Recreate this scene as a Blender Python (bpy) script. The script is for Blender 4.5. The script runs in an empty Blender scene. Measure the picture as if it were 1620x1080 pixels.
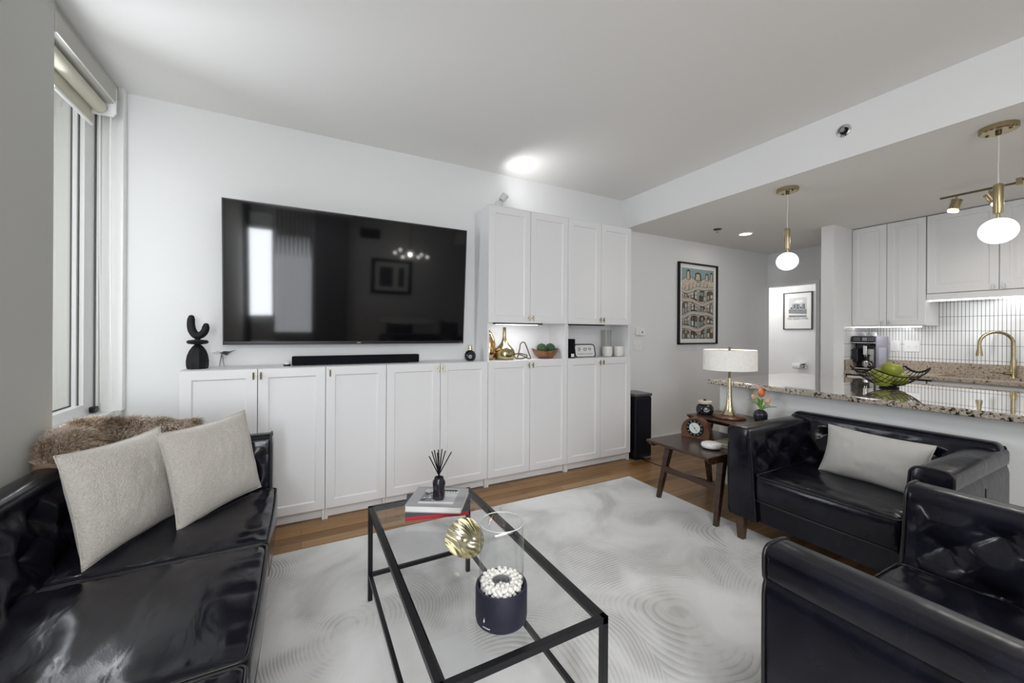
import bpy, bmesh, math, random
from mathutils import Vector, Matrix, noise
random.seed(7)
PI = math.pi
SC = bpy.context.scene
COL = SC.collection

# ------------------------------------------------------------------ camera
cam_data = bpy.data.cameras.new('camera')
cam_data.sensor_width = 36.0
cam_data.lens = 623.0 / 1620.0 * 36.0
cam_data.shift_y = -13.2 / 1620.0
cam_data.clip_start = 0.02
cam = bpy.data.objects.new('camera', cam_data)
cam.matrix_world = (Matrix.Translation((0, 0, 1.277)) @ Matrix.Rotation(math.radians(-28.04), 4, 'Z')
                    @ Matrix.Rotation(PI / 2, 4, 'X') @ Matrix.Rotation(math.radians(0.32), 4, 'Z'))
COL.objects.link(cam)
SC.camera = cam

# ------------------------------------------------------------------ world, exposure
SC.view_settings.view_transform = 'Standard'
SC.view_settings.look = 'None'
SC.view_settings.exposure = 0.15
SC.view_settings.gamma = 1.0
SC.view_settings.use_curve_mapping = False
world = bpy.data.worlds.new('overcast_sky')
SC.world = world
world.use_nodes = True
bg = world.node_tree.nodes['Background']
bg.inputs[0].default_value = (0.97, 0.985, 1.0, 1)
bg.inputs[1].default_value = 1.4

# ------------------------------------------------------------------ daylight at the windows, room lamps, added fill lights
def area(name, loc, direction, sx, sy, power, color=(1, 1, 1), spread=PI):
    d = bpy.data.lights.new(name, 'AREA')
    d.shape = 'RECTANGLE'
    d.size, d.size_y, d.energy, d.color, d.spread = sx, sy, power, color, spread
    o = bpy.data.objects.new(name, d)
    o.location = loc
    o.rotation_euler = Vector(direction).to_track_quat('-Z', 'Y').to_euler()
    COL.objects.link(o)
    return o

def point(name, loc, power, radius=0.05, color=(1, 1, 1)):
    d = bpy.data.lights.new(name, 'POINT')
    d.energy, d.shadow_soft_size, d.color = power, radius, color
    o = bpy.data.objects.new(name, d)
    o.location = loc
    COL.objects.link(o)
    return o

DAY = (0.90, 0.95, 1.0)
area('daylight_window_1', (-1.095, 2.615, 1.70), (1, -1.0, 0.0), 0.27, 1.55, 17, DAY, math.radians(150))
area('daylight_window_2', (-0.69, -2.50, 1.50), (0.2, 1, 0), 0.36, 1.6, 50, DAY)
area('niche_bar_glow', (1.65, 3.0, 1.343), (0, 0.25, -1), 0.40, 0.02, 0.9)
area('curtain_fill_light', (-0.15, -2.44, 1.50), (0.0, 1, 0.1), 0.62, 2.2, 24, DAY)  # added fill light before an opaque curtain on solid wall
area('overhead_fill_light', (0.15, -1.1, 2.70), (0, 0, -1), 1.2, 1.2, 48, (1.0, 0.98, 0.95))  # added fill light behind the camera, no fixture belongs to it
point('chandelier_glow', (1.93, -1.9, 2.08), 7, 0.02, (1.0, 0.97, 0.93))

# ------------------------------------------------------------------ materials
def _nt(name):
    m = bpy.data.materials.new(name)
    m.use_nodes = True
    nt = m.node_tree
    return m, nt, nt.nodes['Principled BSDF']

def N(nt, kind, **kw):
    n = nt.nodes.new(kind)
    for k, v in kw.items():
        if k in n.inputs:
            n.inputs[k].default_value = v
        else:
            setattr(n, k, v)
    return n

def mat(name, col, rough=0.5, metal=0.0, emit=0.0, spec=0.5, bump=0.0, bscale=100.0, vary=0.0, vscale=4.0, rvary=0.0, sheen=0.0, coat=0.0, ecol=None):
    m, nt, p = _nt(name)
    p.inputs['Base Color'].default_value = (*col, 1)
    p.inputs['Roughness'].default_value = rough
    p.inputs['Metallic'].default_value = metal
    p.inputs['Specular IOR Level'].default_value = spec
    if coat:
        p.inputs['Coat Weight'].default_value = coat
        p.inputs['Coat Roughness'].default_value = 0.1
    if sheen:
        p.inputs['Sheen Weight'].default_value = sheen
    if emit:
        p.inputs['Emission Color'].default_value = (*(ecol or col), 1)
        p.inputs['Emission Strength'].default_value = emit
    tc = N(nt, 'ShaderNodeTexCoord')
    if bump:
        t = N(nt, 'ShaderNodeTexNoise', Scale=bscale, Detail=4.0)
        b = N(nt, 'ShaderNodeBump', Strength=bump, Distance=0.005)
        nt.links.new(tc.outputs['Object'], t.inputs['Vector'])
        nt.links.new(t.outputs['Fac'], b.inputs['Height'])
        nt.links.new(b.outputs['Normal'], p.inputs['Normal'])
    if vary or rvary:
        t = N(nt, 'ShaderNodeTexNoise', Scale=vscale, Detail=5.0)
        nt.links.new(tc.outputs['Object'], t.inputs['Vector'])
        if vary:
            r = N(nt, 'ShaderNodeValToRGB')
            r.color_ramp.elements[0].position, r.color_ramp.elements[1].position = 0.3, 0.7
            r.color_ramp.elements[0].color = (*[c * (1 - vary) for c in col], 1)
            r.color_ramp.elements[1].color = (*[min(1, c * (1 + vary)) for c in col], 1)
            nt.links.new(t.outputs['Fac'], r.inputs['Fac'])
            nt.links.new(r.outputs['Color'], p.inputs['Base Color'])
        if rvary:
            mr = N(nt, 'ShaderNodeMapRange')
            mr.inputs['To Min'].default_value = max(0.02, rough - rvary)
            mr.inputs['To Max'].default_value = rough + rvary
            nt.links.new(t.outputs['Fac'], mr.inputs['Value'])
            nt.links.new(mr.outputs['Result'], p.inputs['Roughness'])
    return m

def clear_glass(name, tint=(1, 1, 1), rough=0.0, ior=1.45):
    m = bpy.data.materials.new(name)
    m.use_nodes = True
    nt = m.node_tree
    nt.nodes.remove(nt.nodes['Principled BSDF'])
    out = nt.nodes['Material Output']
    tr = N(nt, 'ShaderNodeBsdfTransparent', Color=(*tint, 1))
    gl = N(nt, 'ShaderNodeBsdfGlossy', Roughness=rough)
    fr = N(nt, 'ShaderNodeFresnel', IOR=ior)
    mx = N(nt, 'ShaderNodeMixShader')
    ge = N(nt, 'ShaderNodeNewGeometry')
    inv = N(nt, 'ShaderNodeMath', operation='SUBTRACT')
    inv.inputs[0].default_value = 1.0
    nt.links.new(ge.outputs['Backfacing'], inv.inputs[1])
    fm = N(nt, 'ShaderNodeMath', operation='MULTIPLY')
    nt.links.new(fr.outputs[0], fm.inputs[0])
    nt.links.new(inv.outputs[0], fm.inputs[1])
    nt.links.new(fm.outputs[0], mx.inputs[0])
    nt.links.new(tr.outputs[0], mx.inputs[1])
    nt.links.new(gl.outputs[0], mx.inputs[2])
    nt.links.new(mx.outputs[0], out.inputs['Surface'])
    return m

def ramp(nt, fac, stops):
    r = N(nt, 'ShaderNodeValToRGB')
    e = r.color_ramp.elements
    while len(e) < len(stops):
        e.new(0.5)
    for el, (pos, c) in zip(e, stops):
        el.position = pos
        el.color = (*c, 1)
    nt.links.new(fac, r.inputs['Fac'])
    return r.outputs['Color']

def math_node(nt, op, a, b=None):
    n = N(nt, 'ShaderNodeMath', operation=op)
    for i, v in enumerate((a, b)):
        if v is None:
            continue
        if isinstance(v, (int, float)):
            n.inputs[i].default_value = v
        else:
            nt.links.new(v, n.inputs[i])
    return n.outputs[0]

def granite_mat(name, speck, base_stops, polish):
    m, nt, p = _nt(name)
    p.inputs['Roughness'].default_value = 0.03 if polish > 0.6 else 0.38
    p.inputs['Specular IOR Level'].default_value = polish
    p.inputs['Coat Weight'].default_value = 1.0 if polish > 0.6 else 0.0
    p.inputs['Coat Roughness'].default_value = 0.01
    p.inputs['Coat IOR'].default_value = 1.5 + 0.25 * polish
    tc = N(nt, 'ShaderNodeTexCoord')
    n1 = N(nt, 'ShaderNodeTexNoise', Scale=62.0, Detail=4.0, Roughness=0.6, Distortion=0.4)
    n2 = N(nt, 'ShaderNodeTexNoise', Scale=120.0, Detail=4.0, Roughness=0.7)
    for n in (n1, n2):
        nt.links.new(tc.outputs['Object'], n.inputs['Vector'])
    base = ramp(nt, n2.outputs['Fac'], base_stops)
    mask = ramp(nt, n1.outputs['Fac'], [(speck - 0.06, (0.03, 0.025, 0.025)), (speck, (0.16, 0.12, 0.10)), (speck + 0.045, (1, 1, 1)), (0.72, (1.3, 1.3, 1.32))])
    mx = N(nt, 'ShaderNodeMix', data_type='RGBA', blend_type='MULTIPLY')
    mx.inputs['Factor'].default_value = 1.0
    nt.links.new(base, mx.inputs['A'])
    nt.links.new(mask, mx.inputs['B'])
    nt.links.new(mx.outputs['Result'], p.inputs['Base Color'])
    return m

def wood_floor_mat():
    m, nt, p = _nt('oak_planks')
    tc = N(nt, 'ShaderNodeTexCoord')
    br = N(nt, 'ShaderNodeTexBrick', Scale=1.0)
    br.offset = 0.37
    br.inputs['Brick Width'].default_value = 0.95
    br.inputs['Row Height'].default_value = 0.085
    br.inputs['Mortar Size'].default_value = 0.0012
    br.inputs['Mortar Smooth'].default_value = 0.3
    br.inputs['Bias'].default_value = 0.0
    br.inputs['Color1'].default_value = (0.0, 0.0, 0.0, 1)
    br.inputs['Color2'].default_value = (1, 1, 1, 1)
    br.inputs['Mortar'].default_value = (0.5, 0.5, 0.5, 1)
    nt.links.new(tc.outputs['Object'], br.inputs['Vector'])
    mp = N(nt, 'ShaderNodeMapping')
    mp.inputs['Scale'].default_value = (1.6, 22.0, 1)
    nt.links.new(tc.outputs['Object'], mp.inputs['Vector'])
    gr = N(nt, 'ShaderNodeTexNoise', Scale=2.2, Detail=6.0, Distortion=0.6)
    nt.links.new(mp.outputs[0], gr.inputs['Vector'])
    sep = N(nt, 'ShaderNodeSeparateColor')
    nt.links.new(br.outputs['Color'], sep.inputs[0])
    tone = math_node(nt, 'ADD', math_node(nt, 'MULTIPLY', sep.outputs[0], 0.42), math_node(nt, 'MULTIPLY', gr.outputs['Fac'], 0.62))
    col = ramp(nt, tone, [(0.15, (0.13, 0.062, 0.022)), (0.45, (0.26, 0.138, 0.054)), (0.85, (0.42, 0.25, 0.112))])
    mx = N(nt, 'ShaderNodeMix', data_type='RGBA', blend_type='MIX')
    nt.links.new(br.outputs['Fac'], mx.inputs['Factor'])
    nt.links.new(col, mx.inputs['A'])
    mx.inputs['B'].default_value = (0.06, 0.035, 0.018, 1)
    nt.links.new(mx.outputs['Result'], p.inputs['Base Color'])
    p.inputs['Roughness'].default_value = 0.34
    p.inputs['Specular IOR Level'].default_value = 0.35
    b = N(nt, 'ShaderNodeBump', Strength=0.12, Distance=0.002)
    nt.links.new(gr.outputs['Fac'], b.inputs['Height'])
    nt.links.new(b.outputs['Normal'], p.inputs['Normal'])
    return m

def rug_mat():
    m, nt, p = _nt('carved_rug')
    tc = N(nt, 'ShaderNodeTexCoord')
    v = N(nt, 'ShaderNodeTexVoronoi', Scale=0.95)
    v.inputs['Randomness'].default_value = 1.0
    wob = N(nt, 'ShaderNodeTexNoise', Scale=1.1, Detail=1.0)
    nt.links.new(tc.outputs['Object'], wob.inputs['Vector'])
    wmx = N(nt, 'ShaderNodeMix', data_type='RGBA', blend_type='LINEAR_LIGHT')
    wmx.inputs['Factor'].default_value = 0.16
    nt.links.new(tc.outputs['Object'], wmx.inputs['A'])
    nt.links.new(wob.outputs['Color'], wmx.inputs['B'])
    nt.links.new(wmx.outputs['Result'], v.inputs['Vector'])
    rings = math_node(nt, 'SINE', math_node(nt, 'MULTIPLY', v.outputs['Distance'], 560.0))
    n = N(nt, 'ShaderNodeTexNoise', Scale=2.3, Detail=6.0, Distortion=0.8)
    f = N(nt, 'ShaderNodeTexNoise', Scale=420.0, Detail=2.0)
    nt.links.new(tc.outputs['Object'], n.inputs['Vector'])
    nt.links.new(tc.outputs['Object'], f.inputs['Vector'])
    patch = N(nt, 'ShaderNodeMapRange')
    patch.inputs['From Min'].default_value, patch.inputs['From Max'].default_value = 0.40, 0.56
    patch.inputs['To Min'].default_value, patch.inputs['To Max'].default_value = 1.0, 0.05
    nt.links.new(n.outputs['Fac'], patch.inputs['Value'])
    carve = math_node(nt, 'MULTIPLY', rings, patch.outputs['Result'])
    h = math_node(nt, 'ADD', carve, math_node(nt, 'MULTIPLY', f.outputs['Fac'], 0.8))
    b = N(nt, 'ShaderNodeBump', Strength=0.34, Distance=0.004)
    nt.links.new(h, b.inputs['Height'])
    nt.links.new(b.outputs['Normal'], p.inputs['Normal'])
    col = ramp(nt, n.outputs['Fac'], [(0.30, (0.52, 0.515, 0.50)), (0.5, (0.70, 0.70, 0.695)), (0.66, (0.80, 0.80, 0.81))])
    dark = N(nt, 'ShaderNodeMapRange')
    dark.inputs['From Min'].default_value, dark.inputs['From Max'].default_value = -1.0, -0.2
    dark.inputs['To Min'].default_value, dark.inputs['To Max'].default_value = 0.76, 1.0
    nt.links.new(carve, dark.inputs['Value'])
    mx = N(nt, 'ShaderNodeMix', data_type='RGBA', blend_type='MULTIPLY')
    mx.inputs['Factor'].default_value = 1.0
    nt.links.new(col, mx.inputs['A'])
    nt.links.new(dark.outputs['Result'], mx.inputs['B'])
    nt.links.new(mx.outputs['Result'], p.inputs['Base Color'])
    p.inputs['Roughness'].default_value = 0.85
    p.inputs['Sheen Weight'].default_value = 0.3
    return m

def tile_mat():
    m, nt, p = _nt('stacked_tile')
    tc = N(nt, 'ShaderNodeTexCoord')
    s = N(nt, 'ShaderNodeSeparateXYZ')
    nt.links.new(tc.outputs['Object'], s.inputs[0])
    along = math_node(nt, 'ADD', math_node(nt, 'ADD', s.outputs[0], s.outputs[1]), 10.0)
    fx = math_node(nt, 'FRACT', math_node(nt, 'DIVIDE', along, 0.0250))
    fz = math_node(nt, 'FRACT', math_node(nt, 'DIVIDE', math_node(nt, 'ADD', s.outputs[2], 0.069), 0.139))
    gx = math_node(nt, 'LESS_THAN', fx, 0.13)
    gz = math_node(nt, 'LESS_THAN', fz, 0.022)
    g = math_node(nt, 'MAXIMUM', gx, gz)
    c = ramp(nt, g, [(0.0, (0.80, 0.80, 0.80)), (1.0, (0.035, 0.035, 0.04))])
    nt.links.new(c, p.inputs['Base Color'])
    r = math_node(nt, 'ADD', math_node(nt, 'MULTIPLY', g, 0.6), 0.14)
    nt.links.new(r, p.inputs['Roughness'])
    b = N(nt, 'ShaderNodeBump', Strength=0.4, Distance=0.002)
    b.invert = True
    nt.links.new(g, b.inputs['Height'])
    nt.links.new(b.outputs['Normal'], p.inputs['Normal'])
    return m

def leather_mat():
    m, nt, p = _nt('black_leather')
    tc = N(nt, 'ShaderNodeTexCoord')
    big = N(nt, 'ShaderNodeTexNoise', Scale=7.0, Detail=4.0, Distortion=0.5)
    fine = N(nt, 'ShaderNodeTexNoise', Scale=260.0, Detail=2.0)
    mp = N(nt, 'ShaderNodeMapping')
    mp.inputs['Scale'].default_value = (4.0, 9.0, 6.0)
    wr = N(nt, 'ShaderNodeTexNoise', Scale=1.3, Detail=2.0, Distortion=0.9)
    nt.links.new(tc.outputs['Object'], big.inputs['Vector'])
    nt.links.new(tc.outputs['Object'], fine.inputs['Vector'])
    nt.links.new(tc.outputs['Object'], mp.inputs['Vector'])
    nt.links.new(mp.outputs[0], wr.inputs['Vector'])
    h = math_node(nt, 'ADD', math_node(nt, 'MULTIPLY', fine.outputs['Fac'], 0.10), math_node(nt, 'MULTIPLY', wr.outputs['Fac'], 1.6))
    b = N(nt, 'ShaderNodeBump', Strength=0.22, Distance=0.006)
    nt.links.new(h, b.inputs['Height'])
    nt.links.new(b.outputs['Normal'], p.inputs['Normal'])
    c = ramp(nt, big.outputs['Fac'], [(0.35, (0.004, 0.004, 0.0075)), (0.65, (0.009, 0.009, 0.016))])
    nt.links.new(c, p.inputs['Base Color'])
    mr = N(nt, 'ShaderNodeMapRange')
    mr.inputs['To Min'].default_value, mr.inputs['To Max'].default_value = 0.13, 0.26
    nt.links.new(big.outputs['Fac'], mr.inputs['Value'])
    nt.links.new(mr.outputs['Result'], p.inputs['Roughness'])
    p.inputs['Specular IOR Level'].default_value = 0.29
    return m

def dark_wood_mat(name, a, b_, rough=0.3):
    m, nt, p = _nt(name)
    tc = N(nt, 'ShaderNodeTexCoord')
    mp = N(nt, 'ShaderNodeMapping')
    mp.inputs['Scale'].default_value = (30.0, 5.0, 30.0)
    n = N(nt, 'ShaderNodeTexNoise', Scale=1.5, Detail=5.0, Distortion=0.8)
    nt.links.new(tc.outputs['Object'], mp.inputs['Vector'])
    nt.links.new(mp.outputs[0], n.inputs['Vector'])
    nt.links.new(ramp(nt, n.outputs['Fac'], [(0.3, a), (0.7, b_)]), p.inputs['Base Color'])
    p.inputs['Roughness'].default_value = rough
    return m

def fur_mat():
    m, nt, p = _nt('fur_strands')
    tc = N(nt, 'ShaderNodeTexCoord')
    n = N(nt, 'ShaderNodeTexNoise', Scale=9.0, Detail=4.0)
    n2 = N(nt, 'ShaderNodeTexNoise', Scale=90.0, Detail=2.0)
    nt.links.new(tc.outputs['Object'], n.inputs['Vector'])
    nt.links.new(tc.outputs['Object'], n2.inputs['Vector'])
    f = math_node(nt, 'ADD', math_node(nt, 'MULTIPLY', n.outputs['Fac'], 0.6), math_node(nt, 'MULTIPLY', n2.outputs['Fac'], 0.45))
    nt.links.new(ramp(nt, f, [(0.38, (0.09, 0.055, 0.03)), (0.5, (0.34, 0.25, 0.17)), (0.63, (0.66, 0.58, 0.50))]), p.inputs['Base Color'])
    p.inputs['Roughness'].default_value = 0.7
    return m

M = dict(
    wall=mat('wall_paint', (0.78, 0.785, 0.79), 0.75, bump=0.05, bscale=300),
    ceil=mat('ceiling_paint', (0.84, 0.835, 0.82), 0.85),
    gasket=mat('grey_gasket', (0.10, 0.10, 0.105), 0.6), swall=mat('shaded_wall_paint', (0.54, 0.54, 0.51), 0.75, bump=0.05, bscale=300),  # swall: olive-grey tint, darkened so the colour carries the side wall's shade
    cupgrey=mat('grey_glaze', (0.34, 0.34, 0.36), 0.25), trim=mat('trim_paint', (0.82, 0.82, 0.82), 0.4),
    cab=mat('white_lacquer', (0.80, 0.80, 0.815), 0.38),
    kcab=mat('kitchen_lacquer', (0.78, 0.78, 0.785), 0.4),
    dark=mat('shadow_gap', (0.03, 0.03, 0.03), 0.8),
    brass=mat('aged_brass', (0.40, 0.335, 0.20), 0.27, 1.0),
    dbrass=mat('dark_brass', (0.15, 0.125, 0.08), 0.35, 1.0),
    gold=mat('polished_gold', (0.56, 0.50, 0.34), 0.20, 1.0),
    black=mat('black_metal', (0.008, 0.008, 0.010), 0.35, spec=0.3),
    blackg=mat('black_gloss', (0.008, 0.008, 0.012), 0.12),
    blackm=mat('black_matte', (0.009, 0.009, 0.012), 0.55, spec=0.25, vary=0.3, vscale=30),
    screen=mat('tv_screen', (0.004, 0.004, 0.005), 0.05, spec=0.42),
    fabric=mat('soundbar_cloth', (0.007, 0.007, 0.010), 0.9, spec=0.15, bump=0.4, bscale=600),
    chrome=mat('chrome', (0.75, 0.75, 0.76), 0.12, 1.0),
    steel=mat('brushed_steel', (0.45, 0.45, 0.47), 0.3, 1.0),
    silver=mat('brushed_silver', (0.40, 0.39, 0.37), 0.3, 1.0),
    white=mat('white_plastic', (0.82, 0.82, 0.82), 0.35),
    cer=mat('white_ceramic', (0.78, 0.77, 0.75), 0.3),
    paper=mat('white_paper', (0.80, 0.80, 0.79), 0.8),
    boucle=mat('cream_boucle', (0.56, 0.525, 0.485), 0.95, bump=1.0, bscale=150, vary=0.08, vscale=120, sheen=0.3),
    linen=mat('grey_linen', (0.50, 0.49, 0.475), 0.95, bump=0.6, bscale=350, sheen=0.2),
    shade=mat('linen_shade', (0.80, 0.78, 0.74), 0.9, bump=0.3, bscale=250, emit=0.12, vary=0.05, vscale=60),
    globe=mat('opal_glass', (1, 1, 1), 0.3, emit=2.4, ecol=(1, 0.985, 0.95)),
    led=mat('led_strip', (1, 1, 1), 0.5, emit=3.2, ecol=(1, 0.99, 0.97)),
    lamp_face=mat('lamp_lens', (1, 1, 1), 0.5, emit=6.0, ecol=(1, 0.97, 0.92)),
    pebble=mat('white_pebble', (0.86, 0.83, 0.80), 0.6, vary=0.06, vscale=40),
    shellgold=mat('champagne_gold', (0.56, 0.53, 0.41), 0.24, 1.0), navy=mat('dark_concrete', (0.013, 0.013, 0.030), 0.55, bump=0.15, bscale=120),
    red=mat('red_cover', (0.42, 0.012, 0.03), 0.45),
    slate=mat('slate_cover', (0.045, 0.055, 0.07), 0.5),
    greycover=mat('grey_cover', (0.36, 0.355, 0.37), 0.4),
    green=mat('apple_green', (0.28, 0.31, 0.035), 0.3, vary=0.25, vscale=18),
    moss=mat('green_artichoke', (0.05, 0.10, 0.045), 0.7, bump=1.0, bscale=60, vary=0.6, vscale=70),
    leaf=mat('leaf_green', (0.16, 0.36, 0.06), 0.5, vary=0.2, vscale=25),
    orange=mat('tulip_orange', (0.62, 0.16, 0.04), 0.5, vary=0.3, vscale=40),
    peach=mat('tulip_peach', (0.72, 0.42, 0.26), 0.5, vary=0.2, vscale=40),
    stump=mat('burl_wood', (0.20, 0.085, 0.035), 0.4, vary=0.5, vscale=22),
    dial=mat('clock_dial', (0.70, 0.74, 0.71), 0.4),
    smoke=clear_glass('smoked_glass', (0.66, 0.67, 0.70), 0.03),
    glass=clear_glass('clear_glass', (0.985, 0.99, 0.99), 0.0, 1.55),
    pane=clear_glass('window_glass', (0.98, 0.98, 0.98)),
    granite=granite_mat('granite', 0.42, [(0.30, (0.20, 0.165, 0.13)), (0.5, (0.36, 0.31, 0.25)), (0.7, (0.55, 0.51, 0.45))], 0.9),
    granite2=granite_mat('tan_granite', 0.375, [(0.30, (0.22, 0.16, 0.11)), (0.5, (0.36, 0.30, 0.235)), (0.7, (0.46, 0.41, 0.345))], 0.3), floor=wood_floor_mat(), rug=rug_mat(), tile=tile_mat(), leather=leather_mat(),
    walnut=dark_wood_mat('dark_walnut', (0.030, 0.013, 0.008), (0.066, 0.030, 0.018), 0.26),
    cherry=dark_wood_mat('cherry_wood', (0.085, 0.032, 0.016), (0.15, 0.062, 0.030), 0.3),
    legwood=dark_wood_mat('brown_leg_wood', (0.055, 0.028, 0.017), (0.10, 0.05, 0.03), 0.35),
    fur=fur_mat(), furbase=mat('fur_hide', (0.20, 0.14, 0.095), 0.9, vary=0.4, vscale=14),
    curtain=mat('grey_curtain', (0.45, 0.45, 0.46), 0.9), dcurtain=mat('charcoal_curtain', (0.03, 0.03, 0.035), 0.9),
    sky=mat('print_sky', (0.26, 0.36, 0.37), 0.6), sand=mat('print_sand', (0.56, 0.49, 0.40), 0.6, vary=0.2, vscale=30),
    stone=mat('print_stone', (0.50, 0.47, 0.42), 0.6), ink=mat('print_ink', (0.035, 0.032, 0.03), 0.6), pblue=mat('print_glass', (0.30, 0.40, 0.41), 0.6),
    pbrown=mat('print_brown', (0.13, 0.10, 0.07), 0.6), g1=mat('print_grey_light', (0.55, 0.57, 0.59), 0.6), g2=mat('print_grey_mid', (0.22, 0.24, 0.26), 0.6),
    g3=mat('print_grey_dark', (0.07, 0.075, 0.08), 0.6), brushed=mat('grey_lid', (0.16, 0.16, 0.17), 0.3, 0.8),
    purple=mat('grey_lilac_plastic', (0.20, 0.19, 0.24), 0.35), candle=mat('cream_lid', (0.55, 0.50, 0.43), 0.5),
    seam=mat('black_piping', (0.006, 0.006, 0.007), 0.35),
)

# ------------------------------------------------------------------ mesh helpers
class B:
    """Collects shapes into one mesh."""
    def __init__(s):
        s.bm = bmesh.new()
        s.mi = 0
        s.bevelled = False
    def box(s, x0, x1, y0, y1, z0, z1, bev=0.0, seg=2):
        r = bmesh.ops.create_cube(s.bm, size=1.0)
        vs = r['verts']
        for v in vs:
            v.co = Vector(((x0 + x1) / 2 + v.co.x * (x1 - x0), (y0 + y1) / 2 + v.co.y * (y1 - y0), (z0 + z1) / 2 + v.co.z * (z1 - z0)))
        fs = {f for v in vs for f in v.link_faces}
        for f in fs:
            f.material_index = s.mi
        if bev:
            s.bevelled = True
            es = list({e for v in vs for e in v.link_edges})
            bmesh.ops.bevel(s.bm, geom=es, offset=bev, segments=seg, profile=0.5, affect='EDGES')
        return s
    def lathe(s, prof, n=32, c=(0, 0, 0), M4=None, ax=1.0, ay=1.0):
        rings = []
        for r, z in prof:
            if r < 1e-6:
                rings.append([s.bm.verts.new((c[0], c[1], c[2] + z))])
            else:
                rings.append([s.bm.verts.new((c[0] + ax * r * math.cos(2 * PI * k / n), c[1] + ay * r * math.sin(2 * PI * k / n), c[2] + z)) for k in range(n)])
        new = []
        for a, b in zip(rings, rings[1:]):
            for k in range(n):
                k2 = (k + 1) % n
                if len(a) == 1 and len(b) == 1:
                    continue
                if len(a) == 1:
                    new.append(s.bm.faces.new((a[0], b[k2], b[k])))
                elif len(b) == 1:
                    new.append(s.bm.faces.new((a[k], a[k2], b[0])))
                else:
                    new.append(s.bm.faces.new((a[k], a[k2], b[k2], b[k])))
        for f in new:
            f.material_index = s.mi
        if M4 is not None:
            bmesh.ops.transform(s.bm, matrix=M4, verts=[v for r in rings for v in r])
        return s
    def tube(s, pts, r, n=8, closed=False, flat=1.0):
        pts = [Vector(p) for p in pts]
        m = len(pts)
        rs = r if isinstance(r, (list, tuple)) else [r] * m
        tang = []
        for i in range(m):
            a = pts[(i - 1) % m] if (closed or i > 0) else pts[0]
            b = pts[(i + 1) % m] if (closed or i < m - 1) else pts[-1]
            tang.append((b - a).normalized())
        t0 = tang[0]
        up = Vector((0, 0, 1)) if abs(t0.z) < 0.9 else Vector((1, 0, 0))
        nx = t0.cross(up).normalized()
        rings = []
        for i in range(m):
            t = tang[i]
            nx = (nx - t * nx.dot(t)).normalized()
            ny = t.cross(nx)
            rings.append([s.bm.verts.new(pts[i] + rs[i] * (math.cos(2 * PI * k / n) * nx + flat * math.sin(2 * PI * k / n) * ny)) for k in range(n)])
        fs = []
        for i in range(m if closed else m - 1):
            a, b = rings[i], rings[(i + 1) % m]
            for k in range(n):
                fs.append(s.bm.faces.new((a[k], a[(k + 1) % n], b[(k + 1) % n], b[k])))
        if not closed:
            fs.append(s.bm.faces.new(list(reversed(rings[0]))))
            fs.append(s.bm.faces.new(rings[-1]))
        for f in fs:
            f.material_index = s.mi
        return s
    def bar(s, p, q, w0, w1=None):
        """square tapering bar from p (half-width w0) to q (half-width w1)"""
        p, q = Vector(p), Vector(q)
        w1 = w0 if w1 is None else w1
        a = [s.bm.verts.new(p + Vector((dx * w0, dy * w0, 0))) for dx, dy in ((-1, -1), (1, -1), (1, 1), (-1, 1))]
        b = [s.bm.verts.new(q + Vector((dx * w1, dy * w1, 0))) for dx, dy in ((-1, -1), (1, -1), (1, 1), (-1, 1))]
        for k in range(4):
            s.bm.faces.new((a[k], a[(k + 1) % 4], b[(k + 1) % 4], b[k]))
        s.bm.faces.new(a[::-1])
        s.bm.faces.new(b)
        return s
    def grid(s, f, nu, nv, wrap_u=False):
        vs = [[s.bm.verts.new(f(i / nu, j / nv)) for j in range(nv + 1)] for i in range(nu + (0 if wrap_u else 1))]
        for i in range(nu):
            a, b = vs[i], vs[(i + 1) % len(vs)]
            for j in range(nv):
                fc = s.bm.faces.new((a[j], b[j], b[j + 1], a[j + 1]))
                fc.material_index = s.mi
        return s
    def prism(s, poly, d0, d1, axes='xzy', bev=0.0):
        """polygon in the first two axes, extruded along the third from d0 to d1"""
        ix = ['xyz'.index(a) for a in axes]
        def mk(p, d):
            c = [0, 0, 0]
            c[ix[0]], c[ix[1]], c[ix[2]] = p[0], p[1], d
            return s.bm.verts.new(c)
        a = [mk(p, d0) for p in poly]
        b = [mk(p, d1) for p in poly]
        n = len(poly)
        fs = [s.bm.faces.new((a[k], a[(k + 1) % n], b[(k + 1) % n], b[k])) for k in range(n)]
        fs += [s.bm.faces.new(a[::-1]), s.bm.faces.new(b)]
        for f in fs:
            f.material_index = s.mi
        if bev:
            s.bevelled = True
            es = list({e for f in fs[-2:] for e in f.edges})
            bmesh.ops.bevel(s.bm, geom=es, offset=bev, segments=2, profile=0.5, affect='EDGES')
        return s
    def ico(s, c, r, sub=2, sc=(1, 1, 1)):
        q = bmesh.ops.create_icosphere(s.bm, subdivisions=sub, radius=1.0)
        for v in q['verts']:
            v.co = Vector((c[0] + v.co.x * r * sc[0], c[1] + v.co.y * r * sc[1], c[2] + v.co.z * r * sc[2]))
        for f in {f for v in q['verts'] for f in v.link_faces}:
            f.material_index = s.mi
        return s
    def poly(s, pts):
        f = s.bm.faces.new([s.bm.verts.new(p) for p in pts])
        f.material_index = s.mi
        return s
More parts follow.
